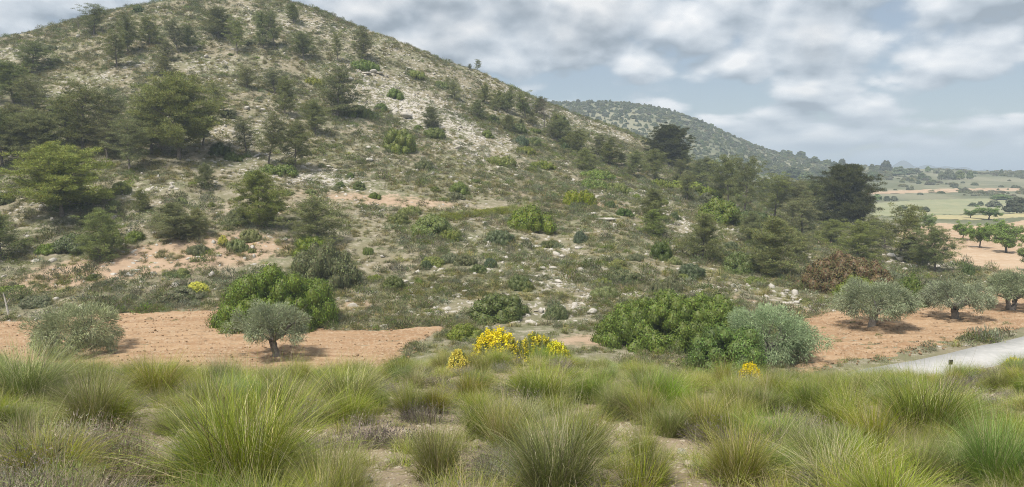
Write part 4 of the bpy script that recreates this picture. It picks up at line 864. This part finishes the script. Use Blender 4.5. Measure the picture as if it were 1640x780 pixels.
# ------------------------------------------------------------------ far trees on the plain and the wooded far hill
FT = [make_bush(501, 3.0, 3.0, 4.2, 60, 1.1, .5, 110, (.15, .175, .09), .25, .3, nm='far_crown', mat='scrub'), make_bush(502, 3.4, 3.4, 3.4, 60, 1.1, .5, 110, (.14, .165, .085), .25, .3, nm='far_crown', mat='scrub'), make_bush(503, 2.2, 2.2, 4.8, 50, .9, .5, 110, (.155, .18, .09), .25, .3, nm='far_crown', mat='scrub')]
def far_trunk():
    b = B(); tube(b, np.array([[0, 0, -1.5], [.1, 0, 0], [0, .1, 1.6]]), [.25, .2, .12], 6); return b.build('far_trunk', M['bark'])
FTR = far_trunk()
def plant_far(px, py, hp, wp, label, k=None, tone=(1, 1, 1)):
    p = ground_at(px, py, 120); q = scale_at(p); k = int(sm.integers(3)) if k is None else k; W, H = ((6, 4.4), (6.8, 3.6), (4.6, 5))[k]
    root = obj('tree', None, None, p, sm.uniform(0, 6), (wp * q / W, wp * q / W, hp * q / (H + 1))); obj('trunk', FTR, root); obj('crown', FT[k], root, (0, 0, 1), color=tone); tag(root, label, 'tree', 'far trees across the plain')
FAR = [(1418, 276, 20, 18, 'tall round far tree rising highest on the plain\'s treeline'), (1396, 272, 10, 9, None), (1382, 272, 8, 9, None), (1405, 274, 9, 10, None), (1348, 268, 15, 12, 'upright far tree on the slope end right of the distant hill'), (1324, 266, 11, 11, None), (1336, 267, 9, 12, None), (1304, 262, 12, 14, None), (1282, 254, 14, 16, 'pair-topped far tree on the distant hill\'s foot'), (1262, 252, 12, 14, None), (1255, 248, 10, 10, None),
       (1486, 276, 10, 9, None), (1500, 278, 9, 10, None), (1520, 288, 18, 16, 'dark far tree in the row before the low green rise'), (1536, 288, 16, 16, None), (1553, 287, 14, 10, 'last single tree of the far row, beside the green rise'), (1508, 288, 14, 12, None), (1476, 288, 12, 12, None), (1440, 282, 16, 22, None), (1456, 280, 12, 18, None), (1398, 290, 18, 20, None), (1468, 279, 9, 12, None),
       (1628, 342, 28, 36, 'grey-green willow-like tree at the meadow\'s right end'), (1592, 332, 12, 22, 'dark bush standing on the pale meadow'), (1570, 330, 8, 10, None), (1558, 331, 7, 14, None), (1405, 322, 12, 14, None), (1420, 322, 9, 10, None), (1432, 322, 9, 10, None), (1604, 320, 10, 30, None), (1270, 285, 18, 24, None), (1290, 290, 16, 26, None), (1240, 278, 14, 18, None), (1310, 284, 14, 20, None), (1335, 284, 12, 16, None),
       (1480, 340, 10, 16, None), (1445, 338, 10, 18, None), (1465, 337, 8, 14, None)]
for q in FAR:
    if q[4]: USED[q[4]] = 0
lm(1418, 268, 'the highest treeline tree'); lm(1520, 280, 'the dark row tree'); lm(1348, 262, 'the upright slope-end tree'); lm(1628, 330, 'the willow-like tree'); lm(1282, 248, 'the pair-topped far tree'); lm(1592, 328, 'the dark meadow bush')
for px, py, hp, wp, lb in FAR:
    plant_far(px, py, hp, wp, lb or auto_label(f'{"small" if hp < 11 else "bushy"} hazy far tree', px, py - hp / 2), tone=tuple(np.array((1, 1, 1)) * sm.uniform(.8, 1.2)))
fr = np.random.default_rng(5)
x, y, a, q = polar_points(150000, 330, 1500, 0, 34, fr); pxs, pys = project(x, y, height(x, y))
dn = fbm(x, y, 70, 4, 33); ridge = (q < 760) & (pxs < 1330); keep = fr.random(len(x)) < np.where(ridge, .16 * (1 + 1.4 * dn) * (q < 760), .022 * np.clip(.35 + 2.2 * dn, 0, 1))
keep &= ~((pxs > 1380) & (pys > 312)); x, y = x[keep], y[keep]; n = len(x)
scatter('distant_trees', np.stack([x, y, height(x, y) - .3], 1), FT, rots(n, fr, .03), scls(fr.uniform(.25, .66, n), fr), fr.integers(0, 3, n), 'hazy wood of small trees covering the distant hill and plain', 'trees')
x, y, a, q = polar_points(90000, 170, 1200, 4, 36, fr); dn = fbm(x, y, 40, 4, 37); keep = fr.random(len(x)) < .16 * np.clip(.1 + 2.0 * dn, 0, 1); pxs, pys = project(x, y, height(x, y)); keep &= ~((pxs > 1392) & (pys > 315)) & ((q > 330) | (pxs > 1240)); x, y = x[keep], y[keep]; n = len(x)
FB = [make_bush(511, 1.6, 1.6, 1.0, 22, .6, .32, 60, (.16, .175, .09), .3, .4, nm='far_bush', mat='scrub'), make_bush(512, 1.4, 1.4, .8, 20, .55, .32, 60, (.19, .19, .11), .3, .4, nm='far_bush', mat='scrub')]
scatter('distant_scrub', np.stack([x, y, height(x, y)], 1), FB, rots(n, fr, .05), scls(fr.uniform(.6, 1.8, n), fr), fr.integers(0, 2, n), 'low dark scrub dotted over the distant hill and plain', 'scrub')

# ------------------------------------------------------------------ hillside ground cover, stones
hr = np.random.default_rng(17)
SCR = [make_scrub(601, col=(.165, .185, .075)), make_scrub(602, 200, .55, .5, (.14, .165, .06)), make_scrub(603, 150, .35, .5, (.215, .22, .115), dry=.25), make_scrub(604, 160, .4, .4, (.18, .18, .10), dry=.25), make_scrub(605, 210, .5, .55, (.15, .19, .06), dry=.06), make_scrub(606, 190, .38, .45, (.23, .25, .15), dry=.12)]
TUF = [make_tuft(611), make_tuft(612, 120, .45, .13, .35), make_tuft(613, 90, .3, .1, .7), make_tuft(614, 130, .5, .14, .45)]
def cover(name, n, keepf, protos, size, label, cat, r0=50, r1=200, a0=-42, a1=34, tilt=.12, sink=.02, sv=.2):
    x, y, a, q = polar_points(n, r0, r1, a0, a1, hr); ro, so = masks(x, y); m = (hr.random(n) < keepf(x, y, q, a, ro, so)) & ~on_field(x, y); x, y, q = x[m], y[m], q[m]; k = len(x)
    s = np.minimum(np.exp(hr.normal(np.log(size), .38, k)), size * 2.1); scatter(name, np.stack([x, y, height(x, y) - sink * s], 1), protos, rots(k, hr, tilt), scls(s, hr, sv), hr.integers(0, len(protos), k), label, cat); return k
plain = lambda a, q: 1 - smooth(a, radians(20), radians(26)) * smooth(q, 90, 120)
cover('hillside_scrub', 130000, lambda x, y, q, a, ro, so: .38 * np.clip(.8 + 1.5 * fbm(x, y, 7, 3, 51) - .62 * ro - .60 * so, .05, 1.3) * plain(a, q), SCR, .95, 'low grey-green scrub and dwarf shrubs covering the hillside', 'scrub')
cover('hillside_grass', 150000, lambda x, y, q, a, ro, so: .52 * np.clip(.72 + 1.2 * fbm(x, y, 5, 3, 61) - .55 * ro - .42 * so, .06, 1.2) * plain(a, q), TUF, .95, 'dry grass tufts between the scrub of the hillside', 'grass')
STN = [make_stone(701 + k, fl, 1) for k, fl in enumerate((.5, .6, .45, .7, .55))]
cover('hillside_stones', 90000, lambda x, y, q, a, ro, so: .7 * np.clip(.16 + .8 * ro + .12 * so + .5 * fbm(x, y, 6, 3, 71), 0.02, 1) * plain(a, q), STN, .40, 'pale limestone rubble strewn over the hillside', 'stones', tilt=.3, sink=.12, sv=.3)
# the green grassy bank running into the dome-shaped bush, and clods lying on the ploughed soil
k = 620; u_ = hr.uniform(0, 1, k); bx_ = [ground_at(700 + 125 * u, 351 - 15 * u + hr.normal(0, 2.2)) for u in u_]
scatter('grassy_bank', np.array(bx_), [make_tuft(641, 130, .5, .16, .1, (.33, .36, .08), (.24, .28, .05)), make_tuft(642, 120, .4, .14, .2, (.33, .35, .08), (.24, .28, .05))], rots(k, hr, .1), scls(hr.uniform(.8, 1.5, k), hr), hr.integers(0, 2, k), 'strip of bright fresh grass along the bank left of the dome-shaped bush', 'grass')
CL = [make_stone(761 + q, fl, 1, 'clod', 'plough') for q, fl in enumerate((.6, .75, .65))]
x, y, a, q = polar_points(60000, 33, 66, -38, 40, hr); m = inside([p_[:2] for p_ in left_field], x, y) | inside([p_[:2] for p_ in right_field], x, y); m &= hr.random(len(x)) < .5 * np.clip(.6 + fbm(x, y, 3, 3, 77), .1, 1); x, y = x[m], y[m]; k = len(x)
scatter('soil_clods', np.stack([x, y, height(x, y) + .06], 1), CL, rots(k, hr, .5), scls(np.minimum(np.exp(hr.normal(np.log(.10), .45, k)), .3), hr, .2), hr.integers(0, 3, k), 'loose clods of orange earth on the ploughed fields', 'clods')
x, y, a, q = polar_points(9000, 33, 66, -38, 40, hr); m = inside([p_[:2] for p_ in left_field], x, y) | inside([p_[:2] for p_ in right_field], x, y); m &= hr.random(len(x)) < .09 * (fbm(x, y, 5, 3, 79) > .1); x, y = x[m], y[m]; k = len(x)
scatter('field_weeds', np.stack([x, y, height(x, y) + .03], 1), TUF[:2] + SCR[4:5], rots(k, hr, .1), scls(hr.uniform(.2, .55, k), hr), hr.integers(0, 3, k), 'sparse weeds sprouting from the ploughed soil', 'weeds')
# field edges and the hidden bank: grass verge
cover('verge_grass', 30000, lambda x, y, q, a, ro, so: .6 * (fbm(x, y, 4, 3, 81) > -.1) * (1 - np.clip(1.2 * so, 0, 1)) * (1 - .9 * smooth(a, radians(18), radians(23))), TUF + SCR[:3], .62, 'rough grass verge around the fields and the lane', 'grass', 37, 66, -40, 40)
bl = np.random.default_rng(8)
ROCKS = [(586, 118, 18, 6), (598, 116, 16, 7), (608, 118, 16, 6), (578, 122, 12, 4), (618, 122, 12, 4), (650, 188, 26, 12), (560, 128, 22, 10), (902, 497, 12, 12), (948, 501, 30, 10), (866, 500, 16, 12), (882, 508, 10, 6), (900, 412, 14, 6), (868, 431, 16, 7), (885, 430, 16, 7), (783, 438, 18, 7), (802, 436, 12, 6), (845, 452, 20, 9), (895, 452, 18, 7), (948, 345, 20, 8), (882, 362, 14, 7), (926, 398, 22, 5), (858, 396, 26, 6), (840, 385, 16, 7),
         (1445, 418, 26, 12), (1428, 412, 22, 10), (1462, 428, 24, 8), (590, 238, 14, 6), (592, 258, 20, 8), (527, 268, 16, 5), (395, 175, 14, 8), (420, 178, 14, 7), (170, 143, 14, 6), (125, 60, 10, 8), (330, 92, 10, 6), (1258, 466, 16, 5), (1275, 484, 18, 4), (1182, 372, 6, 10), (1015, 362, 10, 6), (970, 352, 34, 8), (720, 375, 10, 5), (612, 412, 10, 5), (650, 452, 12, 5), (700, 478, 12, 5), (660, 470, 10, 5)]
SB = [make_stone(721 + k, fl, 2) for k, fl in enumerate((.6, .7, .5, .65))]
for px, py, wp, hp in ROCKS:
    p = ground_at(px, py); q = scale_at(p); o = obj('boulder', SB[int(bl.integers(4))], None, p + np.array([0, 0, hp * q * .22]), bl.uniform(0, 6), (wp * q, wp * q * .8, hp * q * 1.5))
    tag(o, auto_label('white limestone boulder' if wp > 15 else 'small pale rock', px, py), 'boulder', 'limestone boulders on the hillside')

# ------------------------------------------------------------------ foreground: esparto tussocks, dwarf shrubs, stones
TU = [make_tussock(801), make_tussock(802, 1700, 1.0, .20, .36, .32, .14), make_tussock(803, 1200, .8, .15, .42, .36, .3), make_tussock(804, 1400, .9, .18, .34, .45, .15, 420), make_tussock(805, 800, .7, .16, .55, .4, .5, 420), make_tussock(806, 1500, .85, .17, .32, .3, .08, 150, g1=(.25, .33, .06), g2=(.15, .23, .035))]
TUS = TU + [make_tussock(807, 500, .45, .15, .7, .5, .2, 700, g1=(.20, .165, .12), g2=(.13, .11, .10)), make_tussock(808, 900, 1.05, .12, .26, .22, .25, 150), make_tussock(809, 420, .75, .2, .6, .35, .3, 260)]
fg = np.random.default_rng(23)
BARE = [(205, 705, 80, 22), (640, 655, 40, 12), (575, 715, 80, 26), (690, 690, 60, 12), (1088, 742, 30, 26), (250, 655, 60, 12), (60, 750, 120, 45), (170, 760, 90, 30), (110, 715, 60, 20), (1000, 690, 36, 14), (1600, 640, 40, 10), (480, 700, 26, 30), (600, 768, 80, 20), (940, 700, 30, 30), (1535, 632, 36, 16)]
BE = [world_ellipse(*b_, 0) for b_ in BARE]
BE = [(a, r, w_, min(d, .8)) for a, r, w_, d in BE]
def bare(x, y): return np.clip(sum(ell_mask(e, x, y) for e in BE), 0, 1)
NAMED = [(40, 640, 170, 100, 1, 'grey-green esparto tussock at the left edge above the pale stones'), (148, 692, 125, 150, 3, 'tall esparto tussock with dark dead skirt near the left edge'), (392, 792, 260, 215, 1, 'largest esparto tussock, arching wide at the bottom of the slope'), (556, 656, 140, 88, 1, 'straw-tinged tussock above the dead grey clump and bare soil'),
         (700, 772, 130, 140, 0, 'tussock growing right of the central bare stony patch'), (768, 704, 90, 110, 3, 'brownish upright tussock behind the bare stony patch'), (890, 795, 210, 165, 1, 'wide tussock at the bottom centre, leaning over the edge'), (1030, 765, 74, 140, 3, 'narrow upright tussock with reddish dead base'),
         (1042, 648, 110, 84, 5, 'yellow-green rounded tussock in the middle of the grass slope'), (1300, 668, 86, 92, 5, 'vivid green tussock, brightest of the right slope'), (1185, 775, 150, 130, 0, 'loose pale tussock right of the small bare patch'), (1335, 785, 200, 160, 4, 'wide straw-mixed tussock at the bottom right'),
         (1480, 706, 180, 130, 1, 'broad sweeping tussock below the lane'), (1592, 785, 160, 175, 5, 'tall green tussock at the bottom right corner'), (1130, 698, 120, 84, 0, 'tussock above a grey dead clump on the right slope'), (250, 636, 130, 84, 0, 'tussock between the left stones and the brow'), (870, 650, 130, 80, 1, 'dense tussock below the yellow brooms'), (470, 655, 110, 80, 4, 'thin tussock left of the straw-tinged one'),
         (1352, 632, 90, 50, 0, 'tussock on the brow below the field\'s near corner'), (1396, 634, 90, 48, 1, 'tussock on the brow hiding the lane\'s near end'), (1440, 634, 80, 42, 5, 'green tussock on the brow below the lane, right of the hiding one')]
for px, py, wp, hp, k, lb in NAMED:
    p = ground_at(px, min(py, 799)); q = scale_at(p); s = hp * q / .92; o = obj('esparto_tussock', TU[k], None, p - np.array([0, 0, .02]), fg.uniform(0, 6), (wp * q / 1.15, wp * q / 1.15, s)); tag(o, lb, 'grass tussock', 'large esparto tussocks on the near slope')
def fore(name, n, keepf, protos, smin, smax, label, cat, r0=3.2, r1=27, tilt=.1, sink=.01, sv=.12):
    x, y, a, q = polar_points(n, r0, r1, -44, 44, fg); m = fg.random(n) < keepf(x, y, q); x, y = x[m], y[m]; k = len(x); s = fg.uniform(smin, smax, k)
    scatter(name, np.stack([x, y, height(x, y) - sink * s], 1), protos, rots(k, fg, tilt), scls(s, fg, sv), fg.integers(0, len(protos), k), label, cat); return k
nt = fore('esparto_grass', 5000, lambda x, y, q: (.52 + .24 * smooth(x / y, -.25, .3)) * np.clip(.72 + 1.3 * fbm(x, y, 2.2, 3, 91) - 1.5 * bare(x, y), 0.0, 1) * (.7 + .3 * (q < 16)), TUS, .28, .80, 'yellow-green esparto grass covering the near slope', 'grass', r1=36)
TW = [make_twiggy(811), make_twiggy(812, 380, .3, .25, (.20, .165, .15), .08), make_twiggy(813, 400, .32, .2, (.26, .23, .20), .35), make_twiggy(814, 420, .28, .26, (.17, .14, .13), .05)]
fore('dwarf_shrubs', 4200, lambda x, y, q: .36 * np.clip(.45 + 1.2 * fbm(x, y, 1.8, 3, 95), .06, 1), TW, .6, 1.25, 'grey dry dwarf shrubs between the tussocks', 'dwarf shrubs', r1=36)
TN2 = [make_tuft(621, 26, .16, .05, .55, (.30, .30, .13)), make_tuft(622, 20, .12, .05, .8), make_tuft(623, 24, .22, .05, .3, (.24, .28, .10))]
for t_ in TN2:                                                    # near tufts have thin blades
    pass
fore('short_grass', 14000, lambda x, y, q: .6 * np.clip(.6 + 1.1 * fbm(x, y, 1.2, 3, 97) - .8 * bare(x, y), .08, 1), [make_tussock(831, 60, .22, .05, .5, .4, .25, 20, (.0022, .004)), make_tussock(832, 50, .16, .05, .6, .4, .45, 20, (.0022, .004)), make_tussock(833, 70, .28, .06, .45, .45, .15, 25, (.0022, .004))], .7, 1.3, 'short thin grass and dry stalks on the near soil', 'grass', 3.2, 20)
PB = [make_stone(741 + k, fl, 1, 'pebble', 'pebble') for k, fl in enumerate((.5, .65, .55, .7))]
fore('gravel', 26000, lambda x, y, q: np.clip(.35 + .9 * bare(x, y) + .5 * fbm(x, y, 1.5, 3, 99), .1, 1), PB, .015, .06, 'stony gravel on the bare soil of the near slope', 'gravel', 3.2, 17, .4, .1, .25)
x, y, a, q = polar_points(5000, 4.5, 9.0, -38, -22, fg); mk_ = fg.random(5000) < .032 * np.exp(-((np.degrees(a) + 33) / 7) ** 2); x, y = x[mk_], y[mk_]; k = len(x)
scatter('dry_twigs', np.stack([x, y, height(x, y)], 1), [make_twiggy(821, 260, .42, .14, (.29, .24, .18), .15), make_twiggy(822, 240, .36, .16, (.24, .20, .15), .3, (.22, .27, .10))], rots(k, fg, .12), scls(fg.uniform(.7, 1.2, k), fg), fg.integers(0, 2, k), 'grey dry upright twigs in the bottom left corner', 'twigs')
fore('near_stones', 3600, lambda x, y, q: np.clip(.10 + .9 * bare(x, y), .05, 1), PB, .05, .19, 'pale loose stones on the bare soil of the near slope', 'stones', 3.2, 17, .3, .15, .25)
NS = [(8, 668, 44, 28, 'large cream stone at the left picture edge'), (206, 668, 18, 12, 'round tan stone at the top of the left bare patch'), (108, 738, 30, 16, 'pale stone lying among grey dry twigs'), (190, 682, 26, 12, 'flat whitish stone behind the tall dark-skirted tussock'), (72, 738, 16, 12, 'pinkish stone in the bottom left corner'), (172, 735, 30, 14, 'broad buff stone below the left bare patch'),
      (612, 575, 26, 14, 'grey boulder on the brow beside the small green bush'), (655, 578, 24, 18, 'rounded grey boulder below the small bush on the brow'), (1092, 728, 22, 14, 'tan stone in the small bare patch on the right'), (590, 772, 18, 12, 'grey stone at the bottom of the central bare patch'), (563, 700, 14, 8, 'pale stone in the middle of the central bare patch'), (128, 762, 18, 10, 'pale stone low in the bottom left corner'), (220, 690, 20, 9, 'cream stone at the right end of the left bare patch')]
for px, py, wp, hp, lb in NS:
    p = ground_at(px, py, 0) if py > 600 else at_dist(px, 21.0 if px < 640 else 20.0); q = scale_at(p); o = obj('stone', SB[int(bl.integers(4))], None, p + np.array([0, 0, hp * q * .2]), bl.uniform(0, 6), (wp * q, wp * q * .8, hp * q * 1.6)); tag(o, lb, 'stone', 'stones on the near slope')
p9 = at_dist(640, 22.5); q9 = scale_at(p9); tag(obj('shrub', BUSH['mastic'][0], None, p9, .5, (56 * q9 / 3, 56 * q9 / 3, 34 * q9 / 1.2), (.8, .9, .9)), 'small green bush on the brow above the grey boulder', 'shrub')
# small black marker board on a stake beside the lane
def marker():
    q = at_dist(1533, 36.0); b1, b2 = B(), B(); tube(b1, np.array([[0, 0, -.2], [0, 0, .4], [0, 0, .62]]), [.018, .018, .018], 8)
    root = obj('marker_post', None, None, q, .1); k = scale_at(q)
    need = CZ + (z_at(1533, 580, 36.0) - CZ) - q[2]
    w2, h2, t2 = .11, .12, .012
    V = np.array([(sx * w2, sy * t2, sz * h2) for sx in (-1, 1) for sy in (-1, 1) for sz in (-1, 1)]); V[:, 2] += need
    Q = np.array([[0, 1, 3, 2], [4, 6, 7, 5], [0, 4, 5, 1], [2, 3, 7, 6], [0, 2, 6, 4], [1, 5, 7, 3]]); b1 = B(); tube(b1, np.array([[0, .03, -.2], [0, .03, need * .5], [0, .03, need + .1]]), [.02, .02, .018], 8)
    obj('stake', b1.build('stake', M['black']), root); obj('board', mesh('board', V, Q, None, M['black']), root); tag(root, 'small black square marker board on a stake beside the lane', 'marker')
marker()
# bare leaning dead stem at the left edge of the field
def dead_stem():
    b = B(); p = at_dist(8, 55); tube(b, np.array([[0, 0, -.2], [-.15, 0, .6], [-.3, .05, 1.3], [-.35, 0, 1.7]]), [.09, .07, .05, .02], 7); tube(b, np.array([[-.2, 0, .8], [.15, 0, 1.3]]), [.04, .015], 5); o = obj('dead_stem', b.build('dead_stem', M['rock']), None, p); tag(o, 'pale bare leaning stem at the left end of the field', 'dead stem')
dead_stem()

# ------------------------------------------------------------------ the air
def haze():
    x0, x1, y0, y1, z0, z1 = -6000, 6000, -600, 9000, -60, 75
    V = np.array([(x, y, z) for x in (x0, x1) for y in (y0, y1) for z in (z0, z1)], float); Q = np.array([[0, 1, 3, 2], [4, 6, 7, 5], [0, 4, 5, 1], [2, 3, 7, 6], [0, 2, 6, 4], [1, 5, 7, 3]])
    m, N, L = new_mat('air'); v = N.new('ShaderNodeVolumePrincipled'); v.inputs['Color'].default_value = (.74, .87, 1, 1); v.inputs['Density'].default_value = .00060; v.inputs['Anisotropy'].default_value = 0.0
    o = N.new('ShaderNodeOutputMaterial'); L.new(v.outputs[0], o.inputs['Volume']); tag(obj('haze', mesh('haze', V, Q, None, m)), kind='stuff', label='thin pale haze over the whole valley', cat='haze')
haze()
